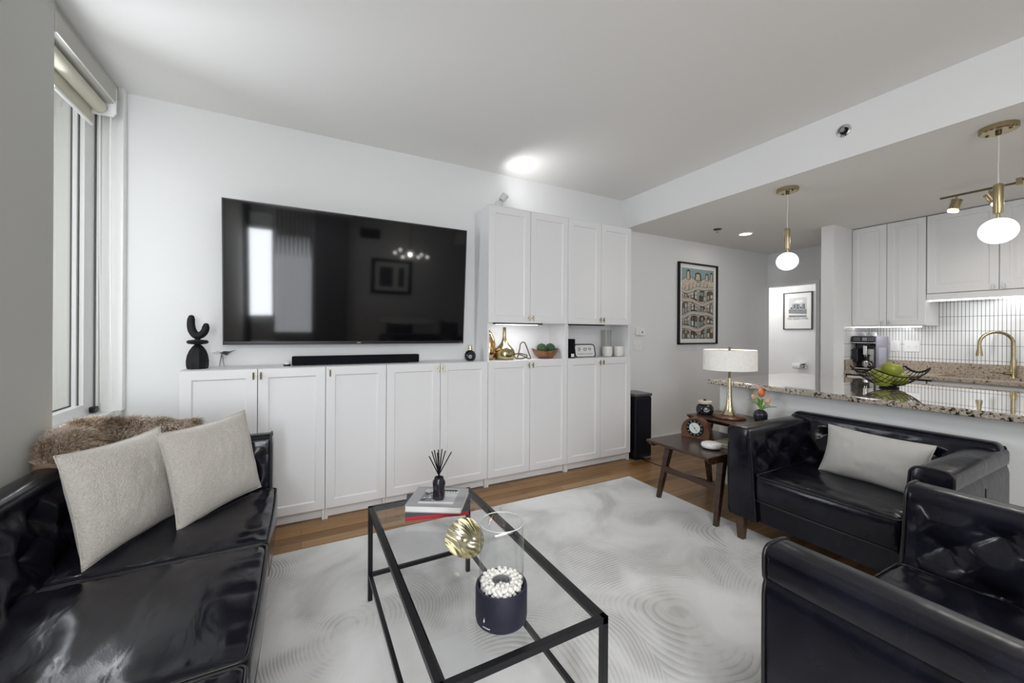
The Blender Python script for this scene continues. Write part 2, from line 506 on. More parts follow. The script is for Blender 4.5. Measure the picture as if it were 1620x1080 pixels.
    def rbox(s, c, h, r, n=(12, 12, 6), fn=None):
        """rounded box, centre c, half sizes h, corner radius r; fn(local) -> displaced local"""
        cx, h = Vector(c), Vector(h)
        vs0 = len(s.bm.verts)
        new = []
        for ax in range(3):
            u, v = (ax + 1) % 3, (ax + 2) % 3
            for sg in (-1, 1):
                g = []
                for i in range(n[u] + 1):
                    row = []
                    for j in range(n[v] + 1):
                        p = Vector((0, 0, 0))
                        p[ax] = sg * h[ax]
                        p[u] = h[u] * math.sin(PI / 2 * (2 * i / n[u] - 1))
                        p[v] = h[v] * math.sin(PI / 2 * (2 * j / n[v] - 1))
                        k = Vector([max(-(h[q] - r), min(h[q] - r, p[q])) for q in range(3)])
                        d = p - k
                        p2 = k + d.normalized() * r if d.length > 1e-9 else p
                        if fn:
                            p2 = fn(p2)
                        row.append(s.bm.verts.new(cx + p2))
                    g.append(row)
                for i in range(n[u]):
                    for j in range(n[v]):
                        q = (g[i][j], g[i + 1][j], g[i + 1][j + 1], g[i][j + 1])
                        s.bm.faces.new(q if sg > 0 else q[::-1])
                new += [v_ for row in g for v_ in row]
        bmesh.ops.remove_doubles(s.bm, verts=new, dist=1e-5)
        return s
    def xf(s, mtx):
        bmesh.ops.transform(s.bm, matrix=mtx, verts=s.bm.verts)
        return s

ROOT = {}

def tag(o, label=None, cat=None, group=None, kind=None):
    for k, v in (('label', label), ('category', cat), ('group', group), ('kind', kind)):
        if v:
            o[k] = v
    return o

def obj(name, b, m, parent=None, smooth=35, local=False, base=None):
    """one mesh object; world-space shapes are re-based onto their thing's location"""
    me = bpy.data.meshes.new(name)
    if parent is not None and not local:
        off = ROOT[parent.name]
        bmesh.ops.translate(b.bm, verts=b.bm.verts, vec=-off)
    elif parent is None and base is not None:
        bmesh.ops.translate(b.bm, verts=b.bm.verts, vec=-Vector(base))
    bmesh.ops.recalc_face_normals(b.bm, faces=b.bm.faces)
    b.bm.to_mesh(me)
    b.bm.free()
    for mm in (m if isinstance(m, (list, tuple)) else [m]):
        me.materials.append(mm)
    if smooth:
        me.shade_smooth()
        me.set_sharp_from_angle(angle=math.radians(smooth))
    o = bpy.data.objects.new(name, me)
    COL.objects.link(o)
    if smooth and b.bevelled:
        wn = o.modifiers.new('weighted_normals', 'WEIGHTED_NORMAL')
        wn.keep_sharp = True
    if parent is not None:
        o.parent = parent
        ROOT[o.name] = ROOT[parent.name]
    elif base is not None:
        o.location = base
        ROOT[o.name] = Vector(base)
    else:
        ROOT[o.name] = Vector((0, 0, 0))
    return o

def thing(name, label, cat, loc=(0, 0, 0), rotz=0.0, group=None, rot=None):
    o = bpy.data.objects.new(name, None)
    o.empty_display_size = 0.05
    o.location = loc
    o.rotation_euler = rot if rot else (0, 0, rotz)
    COL.objects.link(o)
    ROOT[o.name] = Vector(loc)
    return tag(o, label, cat, group)

def struct(name, b, m, smooth=35, parent=None):
    o = obj(name, b, m, parent, smooth)
    if parent is None:
        o['kind'] = 'structure'
    return o

def text(name, body, size, mtx, m, parent, align='CENTER', ext=0.0004):
    cu = bpy.data.curves.new(name, 'FONT')
    cu.body, cu.size, cu.align_x, cu.align_y, cu.extrude = body, size, align, 'CENTER', ext
    t = bpy.data.objects.new(name, cu)
    me = bpy.data.meshes.new_from_object(t)
    me.transform(mtx)
    me.materials.clear()
    me.materials.append(m)
    bpy.data.objects.remove(t)
    o = bpy.data.objects.new(name, me)
    COL.objects.link(o)
    o.parent = parent
    ROOT[o.name] = ROOT[parent.name]
    return o

def circle(c, r, n=24, plane='xy', a0=0.0, a1=2 * PI, close=False):
    out = []
    for k in range(n + (0 if not close else 1)):
        a = a0 + (a1 - a0) * k / n
        ca, sa = r * math.cos(a), r * math.sin(a)
        out.append({'xy': (c[0] + ca, c[1] + sa, c[2]), 'xz': (c[0] + ca, c[1], c[2] + sa), 'yz': (c[0], c[1] + ca, c[2] + sa)}[plane])
    return out

def spline(pts, n=8):
    """Catmull-Rom through the points"""
    P = [Vector(p) for p in pts]
    P = [2 * P[0] - P[1]] + P + [2 * P[-1] - P[-2]]
    out = []
    for i in range(1, len(P) - 2):
        for k in range(n):
            t = k / n
            a, b, c, d = P[i - 1:i + 3]
            out.append(0.5 * ((2 * b) + (c - a) * t + (2 * a - 5 * b + 4 * c - d) * t * t + (3 * b - a - 3 * c + d) * t ** 3))
    out.append(P[-2])
    return out

# ================================================================== ROOM SHELL
CZ, KZ = 2.737, 2.42          # living ceiling, kitchen and hall ceiling
XL, XB, YB, YF = -0.96, 3.10, 3.25, -2.60
struct('floor', B().box(-1.5, 7.2, YF - 0.1, 4.2, -0.1, 0.0), M['floor'], 0)
struct('ceiling', B().box(-1.5, XB, YF - 0.1, YB + 0.1, CZ, CZ + 0.1), M['ceil'], 0)
struct('ceiling_kitchen', B().box(XB, 7.2, YF - 0.1, 4.2, KZ, KZ + 0.1), M['ceil'], 0)
struct('ceiling_beam', B().box(XB - 0.0005, XB + 0.15, YF - 0.1, YB, KZ + 0.003, CZ + 0.1), M['wall'], 0)
struct('wall_back', B().box(-1.5, 5.90, YB, YB + 0.1, 0, CZ), M['wall'], 0)
# side wall beside the sofa, with the window bay between its end and the back wall
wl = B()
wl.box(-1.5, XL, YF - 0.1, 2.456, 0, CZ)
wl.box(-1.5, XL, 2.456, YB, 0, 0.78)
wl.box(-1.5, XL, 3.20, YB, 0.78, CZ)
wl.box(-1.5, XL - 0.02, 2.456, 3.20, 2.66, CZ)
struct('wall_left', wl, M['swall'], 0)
# front wall (behind the photographer) with a narrow and a wide window
wf = B()
for x0, x1, z0, z1 in ((-1.5, -0.89, 0, CZ), (-0.89, -0.48, 0, 0.5), (-0.89, -0.48, 2.66, CZ), (-0.48, 3.9, 0, CZ),
                       (3.9, 5.5, 0, 0.5), (3.9, 5.5, 2.4, CZ), (5.5, 7.2, 0, CZ)):
    wf.box(x0, x1, YF - 0.1, YF, z0, z1)
struct('wall_front', wf, M['wall'], 0)
struct('wall_kitchen', B().box(5.60, 5.72, YF, 2.037, 0, KZ), M['wall'], 0)
struct('wall_partition', B().box(4.86, 5.90, 2.037, 2.15, 0, KZ), M['wall'], 0)
he = B()
he.box(5.856, 5.95, 2.15, 2.60, 0, KZ)
he.box(5.856, 5.95, 2.60, YB, 1.985, KZ)
struct('wall_hall', he, M['wall'], 0)
struct('wall_bath', B().box(6.72, 6.82, 2.1, 4.1, 0, KZ), M['wall'], 0)
struct('wall_bath_side', B().box(5.95, 6.82, 4.0, 4.1, 0, KZ), M['wall'], 0)
struct('wall_bath_end', B().box(5.90, 6.82, 2.05, 2.15, 0, KZ), M['wall'], 0)
# door casing of the bathroom
d = B()
d.box(5.835, 5.96, 2.60, 2.64, 0, 1.945)
d.box(5.835, 5.96, 2.60, YB, 1.945, 1.99)
struct('trim_1', d, M['trim'], 0)
# baseboards
struct('baseboard_back', B().box(2.945, 5.83, YB - 0.014, YB, 0, 0.095, 0.004), M['trim'])
struct('baseboard_left', B().box(XL, XL + 0.012, YF, 2.456, 0, 0.095), M['trim'])
struct('baseboard_peninsula', B().box(3.20, 3.216, -0.5, 2.19, 0, 0.085, 0.003), M['trim'])

# ------------------------------------------------------------------ windows
def window(name, b_frame, b_pane, b_extra=None):
    o = struct(name, b_frame, M['trim'])
    q = obj('window_pane', b_pane, M['pane'], o, 0)
    if b_extra is not None:
        obj('gasket', b_extra, M['gasket'], o, 0)
    return o
f = B()
f.box(-1.135, -1.075, 3.06, 3.20, 0.80, 2.66, 0.004)      # stile nearest the back wall
f.box(-1.135, -1.075, 2.456, 3.06, 0.80, 0.862, 0.004)     # bottom rail
f.box(-1.135, -1.075, 2.456, 3.06, 2.58, 2.66, 0.004)
f.box(-1.112, -1.098, 3.035, 3.06, 0.862, 2.58)           # glazing bead
f.box(-1.075, -1.058, 3.185, 3.20, 0.80, 2.66)
f.box(-1.20, -0.99, 2.456, 3.20, 0.775, 0.80, 0.004)       # sill board
w1 = window('window_1', f, B().box(-1.125, -1.119, 2.456, 3.05, 0.85, 2.60),
            B().box(-1.118, -1.113, 2.456, 3.030, 0.862, 0.870).box(-1.118, -1.113, 3.020, 3.030, 0.862, 2.58).box(-1.097, -1.094, 3.050, 3.058, 0.862, 2.58).box(-1.074, -1.068, 3.176, 3.184, 0.81, 2.62))
hd = B()
hd.box(-1.075, -1.045, 3.12, 3.16, 0.808, 0.84, 0.004)
hd.tube([(-1.05, 3.14, 0.83), (-1.03, 3.10, 0.832), (-1.03, 3.05, 0.825)], 0.006)
obj('window_handle', hd, M['black'], w1)
f = B()
for x0, x1, z0, z1 in ((-0.89, -0.86, 0.5, 2.66), (-0.51, -0.48, 0.5, 2.66), (-0.89, -0.48, 0.5, 0.55), (-0.89, -0.48, 2.61, 2.66), (-0.89, -0.48, 2.16, 2.44)):
    f.box(x0, x1, YF - 0.08, YF - 0.03, z0, z1)
window('window_2', f, B().box(-0.88, -0.49, YF - 0.06, YF - 0.055, 0.52, 2.64))
f = B()
for x0, x1, z0, z1 in ((3.9, 3.95, 0.5, 2.4), (5.45, 5.5, 0.5, 2.4), (3.9, 5.5, 0.5, 0.55), (3.9, 5.5, 2.35, 2.4), (4.67, 4.73, 0.5, 2.4)):
    f.box(x0, x1, YF - 0.08, YF - 0.03, z0, z1)
window('window_3', f, B().box(3.92, 5.48, YF - 0.06, YF - 0.055, 0.52, 2.38))

# roller blind cassette over the window bay
rb = thing('roller_blind', 'grey roller blind cassette along the top of the window beside the sofa', 'blind', (-0.99, 2.78, 2.58))
prof = [(-1.05, 2.585), (-0.985, 2.58), (-0.962, 2.585), (-0.955, 2.60), (-0.955, 2.672), (-0.962, 2.685), (-0.985, 2.69), (-1.05, 2.69)]
obj('cassette', B().prism(prof, 2.46, 3.085, 'xzy', 0.004), mat('blind_cassette', (0.50, 0.49, 0.45), 0.55), rb)
obj('cassette_edge', B().box(-0.957, -0.9525, 2.46, 3.075, 2.580, 2.5845), M['trim'], rb)
r = B()
r.tube([(-1.02, 2.46, 2.545), (-1.02, 3.06, 2.545)], 0.034, 20)
r.box(-1.052, -1.046, 2.46, 3.06, 2.44, 2.545)
obj('rolled_cloth', r, mat('blind_cloth', (0.62, 0.60, 0.50), 0.9), rb)
obj('hem_bar', B().tube([(-1.049, 2.46, 2.437), (-1.049, 3.06, 2.437)], 0.009, 10), M['trim'], rb)
e = B()
e.prism([(-1.06 + 0.0, 2.51), (-0.97, 2.51), (-0.955, 2.53), (-0.955, 2.675), (-0.97, 2.692), (-1.06, 2.692)], 3.085, 3.10, 'xzy', 0.003)
obj('end_cap', e, M['trim'], rb)
c = B()
for xx in (-1.03, -0.985):
    c.tube([(xx, 3.105, 2.52), (xx - 0.002, 3.12, 1.8), (xx + 0.002, 3.13, 1.0), (xx, 3.14, 0.86)], 0.0035, 6)
obj('pull_cord', c, M['white'], rb)
struct('trim_2', B().box(-1.05, XL + 0.004, 3.196, 3.206, 0.80, CZ).box(XL, XL + 0.006, 3.206, 3.246, 0.80, CZ), M['trim'], 0)

# outdoors, seen through the side window: a pale rendered wall of the next building
ob = B()
ob.box(-3.2, -3.0, 4.0, 9.5, -1.0, 8.0)
obj('exterior_building', ob, mat('pale_render', (0.90, 0.90, 0.895), 0.9, vary=0.05, vscale=1.5), None, 0)
tag(bpy.data.objects['exterior_building'], 'pale rendered wall of the next building outside the window', 'building')

# ================================================================== WHITE CABINET WALL
CX = [-0.637, 0.142, 0.541, 1.350, 2.152, 2.935]
FY = 2.950                     # door face plane

def shaker(x0, x1, z0, z1, y=FY, t=0.019, fr=0.056, dep=0.009, slope=0.007, facing='y'):
    """door slab with recessed panel, facing -y (or -x when facing='x')"""
    b = B()
    def P(u, z, d):
        return (u, y + d, z) if facing == 'y' else (y + d, u, z)
    def ring(i, d):
        return [b.bm.verts.new(P(u, z, d)) for u, z in ((x0 + i, z0 + i), (x1 - i, z0 + i), (x1 - i, z1 - i), (x0 + i, z1 - i))]
    rs = [ring(0.0, t), ring(0.0, 0.0015), ring(0.0015, 0.0), ring(fr, 0.0), ring(fr + 0.002, 0.003), ring(fr + slope, dep)]
    for p, q in zip(rs, rs[1:]):
        for k in range(4):
            b.bm.faces.new((p[k], p[(k + 1) % 4], q[(k + 1) % 4], q[k]))
    b.bm.faces.new(rs[-1])
    b.bm.faces.new(rs[0][::-1])
    return b

def t_knob(x, z, y=FY):
    b = B()
    b.tube([(x, y, z), (x, y - 0.022, z)], 0.0045, 10)
    b.tube([(x, y - 0.024, z - 0.0225), (x, y - 0.024, z + 0.0225)], 0.0055, 10)
    return b

def cab_door(parent, x0, x1, z0, z1, kx, kz):
    d = obj('door', shaker(x0, x1, z0, z1), M['cab'], parent, 20)
    obj('handle', t_knob(kx, kz), M['brass'], d)

def carcass(x0, x1, top, plinth_z=0.078, niche=None):
    b = B()
    t, y0, y1 = 0.018, FY + 0.0205, YB - 0.004
    b.box(x0 + 0.001, x0 + t, y0, y1, 0, top)
    b.box(x1 - t, x1 - 0.001, y0, y1, 0, top)
    b.box(x0 + t, x1 - t, y1 - 0.008, y1, plinth_z, top)
    b.box(x0 + t, x1 - t, y0, y1 - 0.008, plinth_z, plinth_z + t)
    b.box(x0 + 0.0005, x1 - 0.0005, y0 - 0.019, y1, top - 0.0015, top + 0.0005)
    b.box(x0 + t, x1 - t, y0, y1 - 0.008, top - t, top - 0.0015)
    b.box(x0 + t, x1 - t, y0 + 0.035, y0 + 0.05, 0.004, plinth_z)
    if niche:
        for z in niche:
            b.box(x0 + t, x1 - t, FY + 0.002, y1 - 0.008, z - t, z)
    return b

LOW = 1.0445
G = 'white shaker cabinets along the back wall'
gap = 0.0018
def low_cab(x0, x1, label, n, knobs):
    t = thing('storage_cabinet', label, 'cabinet', ((x0 + x1) / 2, 3.1, 0), group=G)
    obj('body', carcass(x0, x1, LOW), M['cab'], t, 20)
    xs = [x0 + (x1 - x0) * k / n for k in range(n + 1)]
    for k in range(n):
        cab_door(t, xs[k] + gap, xs[k + 1] - gap, 0.080, LOW - 0.003, knobs[k], 1.000)
    return t
low_cab(CX[0], CX[1], 'low white two-door cabinet behind the sofa end, black sculpture on top', 2, [-0.268, -0.228])
low_cab(CX[1], CX[2], 'narrow low white cabinet with a single door, under the soundbar', 1, [0.168])
low_cab(CX[2], CX[3], 'low white two-door cabinet under the round black bottle', 2, [0.926, 0.966])

def tall_cab(x0, x1, label):
    t = thing('tall_cabinet', label, 'cabinet', ((x0 + x1) / 2, 3.1, 0), group=G)
    obj('body', carcass(x0, x1, 2.3375, niche=(1.0445, 1.383)), M['cab'], t, 20)
    m = (x0 + x1) / 2
    for z0, z1, kz in ((0.080, 1.0415, 1.000), (1.366, 2.335, 1.408)):
        cab_door(t, x0 + gap, m - gap, z0, z1, m - 0.020, kz)
        cab_door(t, m + gap, x1 - gap, z0, z1, m + 0.020, kz)
    return t
tall_cab(CX[3], CX[4], 'tall white cabinet with a lit niche holding brass vases')
tall_cab(CX[4], CX[5], 'tall white cabinet beside the trash can, unlit niche with white cups')

# light bars under the niche tops
lb = thing('light_bar', 'lit slim light bar under the niche top above the brass vases', 'light', (1.62, 2.99, 1.352), group='niche light bars')
obj('housing', B().box(1.42, 1.90, 2.985, 3.02, 1.353, 1.365, 0.002), M['black'], lb)
obj('diffuser', B().box(1.45, 1.85, 2.989, 3.016, 1.3475, 1.353), M['led'], lb)
lb = thing('light_bar', 'unlit slim light bar under the niche top above the framed sketch', 'light', (2.42, 2.99, 1.352), group='niche light bars')
obj('housing', B().box(2.19, 2.62, 2.985, 3.02, 1.353, 1.365, 0.002), M['black'], lb)
obj('diffuser', B().box(2.22, 2.59, 2.989, 3.016, 1.349, 1.353), M['steel'], lb)

# ================================================================== TELEVISION
tv = thing('television', 'large black flat television mounted on the back wall, tilted down', 'television', (0.379, 3.18, 1.189), rot=(math.radians(4.5), 0, 0))
W2, HT = 0.84, 0.951
b = B()
b.box(-W2, W2, 0.002, 0.030, 0, HT, 0.003)
b.box(-0.55, 0.55, 0.03, 0.055, 0.12, 0.75, 0.01)
obj('housing', b, M['black'], tv, local=True)
b = B()
for x0, x1, z0, z1 in ((-W2, W2, HT - 0.008, HT), (-W2, -W2 + 0.007, 0, HT), (W2 - 0.007, W2, 0, HT), (-W2, W2, 0, 0.022)):
    b.box(x0, x1, -0.004, 0.004, z0, z1, 0.0012)
obj('bezel', b, mat('bezel_grey', (0.035, 0.035, 0.038), 0.3, 0.6), tv, local=True)
obj('screen', B().box(-W2 + 0.007, W2 - 0.007, -0.001, 0.003, 0.022, HT - 0.008), M['screen'], tv, 0, local=True)
b = B()
b.box(-0.014, 0.014, -0.0055, -0.0035, 0.006, 0.014, 0.001)
obj('maker_badge', b, M['chrome'], tv, local=True)
b = B()
b.box(W2 - 0.04, W2 - 0.012, -0.0055, -0.0035, 0.004, 0.009)
obj('badge', b, M['chrome'], tv, local=True)
b = B()
b.box(-0.25, 0.25, 0.035, 0.052, 0.30, 0.60)
b.box(-0.25, 0.25, 0.035, 0.075, 0.42, 0.44)
obj('wall_bracket', b, M['black'], tv, local=True)

# ================================================================== ON TOP OF THE CABINETS
TZ = LOW + 0.0005
sb = thing('soundbar', 'long black cloth-covered soundbar under the television', 'soundbar', (0.375, 3.09, TZ))
obj('speaker_body', B().box(-0.062, 0.808, 3.055, 3.125, TZ + 0.004, TZ + 0.064, 0.006), M['fabric'], sb)
obj('foot', B().box(0.02, 0.08, 3.06, 3.12, TZ, TZ + 0.005), M['black'], sb)
obj('foot', B().box(0.66, 0.72, 3.06, 3.12, TZ, TZ + 0.005), M['black'], sb)
pk = thing('sensor_puck', 'tiny white and black puck at the end of the soundbar', 'sensor', (-0.09, 3.09, TZ))
obj('base', B().lathe([(0, 0), (0.022, 0), (0.022, 0.012), (0, 0.012)], 20, (-0.09, 3.09, TZ)), M['black'], pk)
obj('cap', B().lathe([(0.019, 0.012), (0.020, 0.022), (0.012, 0.028), (0, 0.028)], 20, (-0.09, 3.09, TZ)), M['white'], pk)

# black sculpture: faceted dome, disc and a U of two arms
sc = thing('sculpture', 'black carved sculpture with a U on a ribbed dome', 'sculpture', (-0.575, 3.085, TZ))
b = B()
prof = [(0.050, 0), (0.0545, 0.02), (0.055, 0.05), (0.050, 0.085), (0.040, 0.115), (0.026, 0.138), (0.014, 0.150)]
n = 40
rings = []
for r, z in prof:
    rings.append([b.bm.verts.new(((r * (1 + 0.06 * math.sin(9 * 2 * PI * k / n) + 0.02 * math.sin(3 * k + 30 * z))) * math.cos(2 * PI * k / n) - 0.575,
                                  (r * (1 + 0.06 * math.sin(9 * 2 * PI * k / n))) * math.sin(2 * PI * k / n) + 3.085, TZ + z)) for k in range(n)])
for p, q in zip(rings, rings[1:]):
    for k in range(n):
        b.bm.faces.new((p[k], p[(k + 1) % n], q[(k + 1) % n], q[k]))
b.bm.faces.new(rings[-1]); b.bm.faces.new(rings[0][::-1])
obj('dome', b, M['blackm'], sc)
obj('disc', B().lathe([(0, 0.150), (0.016, 0.150), (0.048, 0.155), (0.056, 0.166), (0.048, 0.177), (0.016, 0.181), (0, 0.181)], 32, (-0.575, 3.085, TZ)), M['blackm'], sc)
dx, dy = 0.883, -0.47
def sp(u, z):
    return (-0.575 + u * dx, 3.085 + u * dy, TZ + z)
pts = spline([sp(-0.040, 0.318), sp(-0.042, 0.28), sp(-0.034, 0.238), sp(-0.008, 0.207), sp(0.025, 0.213), sp(0.046, 0.238), sp(0.052, 0.268)], 6)
b = B()
b.tube(pts, [0.014] + [0.0185 + 0.004 * math.sin(PI * k / (len(pts) - 1)) for k in range(1, len(pts) - 1)] + [0.014], 14)
b.ico(pts[0], 0.0165, 2); b.ico(pts[-1], 0.0165, 2)
b.tube([sp(0.0, 0.178), sp(0.0, 0.205)], 0.014, 12)
obj('arms', b, M['blackm'], sc, 50)

# wire bird
bd = thing('bird_figurine', 'small metal bird figurine with open wings beside the black sculpture', 'figurine', (-0.465, 3.18, TZ))
def bp(u, z, w=0.0):
    return (-0.465 + u * dx + w * 0.47, 3.18 + u * dy + w * 0.883, TZ + z)
b = B()
for u0 in (-0.016, 0.016):
    b.tube([bp(0, 0.092), bp(u0, 0.0015)], [0.004, 0.002], 8)
obj('legs', b, M['silver'], bd)
b = B()
b.prism([(0, 0)] * 0 or [(-0.01, 0.09), (0.035, 0.075), (0.05, 0.09), (0.092, 0.112), (0.048, 0.102), (0.012, 0.104)], -0.003, 0.003, 'xzy')
b.xf(Matrix.Translation((-0.465, 3.18, TZ)) @ Matrix.Rotation(math.radians(-28), 4, 'Z'))
obj('body', b, M['silver'], bd)
b = B()
b.tube([bp(0.0, 0.094), bp(-0.035, 0.097, 0.004), bp(-0.070, 0.090, 0.0)], [0.004, 0.0035, 0.001], 8, flat=0.5)
b.tube([bp(0.0, 0.088), bp(-0.035, 0.086, -0.004), bp(-0.070, 0.090, 0.0)], [0.003, 0.0025, 0.001], 8, flat=0.5)
obj('wing', b, M['silver'], bd)

# round black bottle with gold cap
pb = thing('perfume_bottle', 'round black bottle with a gold cap and white emblem', 'bottle', (1.236, 3.06, TZ))
obj('glass_body', B().lathe([(0, 0), (0.024, 0.0), (0.040, 0.012), (0.048, 0.034), (0.046, 0.056), (0.034, 0.078), (0.016, 0.088), (0, 0.088)], 32, (1.236, 3.06, TZ)), M['blackg'], pb)
b = B()
b.lathe([(0.013, 0.088), (0.020, 0.090), (0.020, 0.100), (0.017, 0.101), (0.017, 0.126), (0.014, 0.130), (0, 0.130)], 24, (1.236, 3.06, TZ))
obj('cap', b, M['gold'], pb)
b = B()
fx, fy = -0.36, -0.93
for rr in (0.0135, 0.009):
    pts = []
    for k in range(24):
        a = 2 * PI * k / 24
        u, z = rr * math.cos(a), 0.036 + rr * math.sin(a)
        pts.append((1.236 + fx * 0.0475 - u * fy, 3.06 + fy * 0.0475 + u * fx, TZ + z))
    b.tube(pts, 0.0011, 5, closed=True)
b.box(1.2165, 1.2185, 3.0148, 3.0165, TZ + 0.030, TZ + 0.042)
obj('emblem', b, M['white'], pb)

# small adjustable spot lamp on the tall cabinet
sl = thing('spot_lamp', 'small white spot lamp standing on the tall cabinet, tilted up', 'lamp', (1.475, 3.02, 2.338))
obj('base', B().lathe([(0, 0), (0.034, 0), (0.034, 0.045), (0.028, 0.060), (0.014, 0.070), (0, 0.070)], 28, (1.475, 3.02, 2.338)), mat('lamp_white', (0.66, 0.66, 0.66), 0.5), sl)
hd = B().lathe([(0, -0.03), (0.024, -0.03), (0.030, -0.02), (0.030, 0.028), (0.026, 0.028), (0.026, 0.022), (0, 0.022)], 24)
HM = Matrix.Translation((1.513, 3.005, 2.435)) @ Vector((0.55, -0.25, 0.78)).to_track_quat('Z', 'Y').to_matrix().to_4x4()
obj('lamp_head', hd.xf(HM), mat('lamp_white_head', (0.66, 0.66, 0.66), 0.45), sl)
obj('lens', B().lathe([(0, 0.0235), (0.0255, 0.0235), (0.0255, 0.021), (0, 0.021)], 20).xf(HM), M['lamp_face'], sl)
obj('yoke', B().tube([(1.475, 3.02, 2.405), (1.487, 3.02, 2.418), (1.50, 3.012, 2.425)], 0.006, 8), M['chrome'], sl)
d = bpy.data.lights.new('spot_lamp_beam', 'SPOT')
d.energy, d.spot_size, d.spot_blend, d.shadow_soft_size = 5.5, math.radians(150), 1.0, 0.03
o = bpy.data.objects.new('spot_lamp_beam', d)
o.location = HM @ Vector((0, 0, 0.04))
o.rotation_euler = (Vector((2.02, 2.93, 2.737)) - o.location).to_track_quat('-Z', 'Y').to_euler()
COL.objects.link(o)

# ================================================================== NICHE CONTENTS
NZ = 1.0450
v = thing('vase', 'curved copper-gold vase at the edge of the lit niche, half hidden', 'vase', (1.425, 3.10, NZ), group='brass vases in the niche')
pts = spline([(1.425, 3.10, NZ), (1.425, 3.10, NZ + 0.05), (1.430, 3.10, NZ + 0.12), (1.428, 3.10, NZ + 0.19), (1.412, 3.10, NZ + 0.24), (1.428, 3.10, NZ + 0.272)], 6)
rad = [0.034 + 0.027 * math.sin(PI * min(1, k / 20.0) ** 0.8) if k < 22 else max(0.012, 0.038 - 0.0034 * (k - 21)) for k in range(len(pts))]
obj('vase_body', B().tube(pts, rad, 24), mat('copper_gold', (0.50, 0.33, 0.17), 0.16, 1.0), v, 60)
v = thing('vase', 'brass bottle vase with a long thin neck in the lit niche', 'vase', (1.568, 3.085, NZ), group='brass vases in the niche')
obj('vase_body', B().lathe([(0, 0), (0.080, 0.0), (0.086, 0.006), (0.092, 0.030), (0.094, 0.055), (0.086, 0.085), (0.064, 0.112), (0.040, 0.135), (0.022, 0.165), (0.0155, 0.20), (0.0145, 0.278), (0.0165, 0.283), (0.012, 0.283), (0.011, 0.20), (0.011, 0.15), (0, 0.15)], 40, (1.568, 3.085, NZ)), mat('satin_brass', (0.38, 0.325, 0.18), 0.22, 1.0), v)
w = thing('wire_sculpture', 'looped dark wire knot sculpture between the brass vase and wooden bowl', 'sculpture', (1.745, 3.08, NZ))
pts = spline([(1.665, 3.07, NZ + 0.014), (1.70, 3.05, NZ + 0.006), (1.76, 3.06, NZ + 0.012), (1.80, 3.09, NZ + 0.030), (1.74, 3.11, NZ + 0.048), (1.68, 3.10, NZ + 0.040),
              (1.668, 3.07, NZ + 0.018), (1.70, 3.09, NZ + 0.010), (1.722, 3.09, NZ + 0.08), (1.735, 3.09, NZ + 0.138), (1.765, 3.08, NZ + 0.150), (1.79, 3.08, NZ + 0.11), (1.815, 3.08, NZ + 0.05),
              (1.828, 3.07, NZ + 0.008), (1.79, 3.05, NZ + 0.006), (1.73, 3.06, NZ + 0.035), (1.70, 3.08, NZ + 0.042)], 8)
obj('wire', B().tube(pts, 0.0055, 8), M['dbrass'], w, 60)

# burl wood bowl with two green artichokes
wb = thing('wooden_bowl', 'rough reddish wooden bowl in the lit niche holding green artichokes', 'bowl', (1.995, 3.085, NZ))
b = B()
n = 48
def bowl_ring(r, z, am):
    out = []
    for k in range(n):
        a = 2 * PI * k / n
        rr = r * (1 + am * (0.20 * math.cos(2 * a) + 0.05 * math.sin(5 * a + 1)))
        zz = z * (1 + am * (0.18 * math.cos(2 * a + 0.25) + 0.06 * math.sin(3 * a)))
        out.append(b.bm.verts.new((1.995 + rr * math.cos(a) * 1.02, 3.085 + rr * math.sin(a) * 0.85, NZ + zz)))
    return out
rs = [bowl_ring(*q) for q in ((0.055, 0.0, 0.2), (0.075, 0.006, 0.3), (0.095, 0.035, 0.6), (0.112, 0.075, 1.0), (0.106, 0.078, 1.0), (0.088, 0.040, 0.6), (0.060, 0.016, 0.2))]
for p, q in zip(rs, rs[1:]):
    for k in range(n):
        b.bm.faces.new((p[k], p[(k + 1) % n], q[(k + 1) % n], q[k]))
b.bm.faces.new(rs[-1]); b.bm.faces.new(rs[0][::-1])
obj('bowl_body', b, M['stump'], wb, 60)
for x, y, lab in ((1.948, 3.075, 'green artichoke in the wooden bowl, nearer the wire sculpture'), (2.050, 3.085, 'green artichoke in the wooden bowl, nearer the niche side panel')):
    z = NZ + 0.094
    a_ = thing('artichoke', lab, 'artichoke', (x, y, z - 0.048), group='artichokes in the wooden bowl')
    b = B()
    for ring in range(6):
        th = 0.25 + ring * 0.46
        m_ = max(4, int(10 * math.sin(th)))
        for k in range(m_):
            ph = 2 * PI * (k + 0.5 * (ring % 2)) / m_
            d3 = Vector((math.sin(th) * math.cos(ph), math.sin(th) * math.sin(ph), math.cos(th)))
            b.ico((x + d3.x * 0.036, y + d3.y * 0.036, z + d3.z * 0.036), 0.0145, 1, (1, 1, 0.8))
    b.ico((x, y, z), 0.041, 2)
    obj('leaves', b, M['moss'], a_, 0)

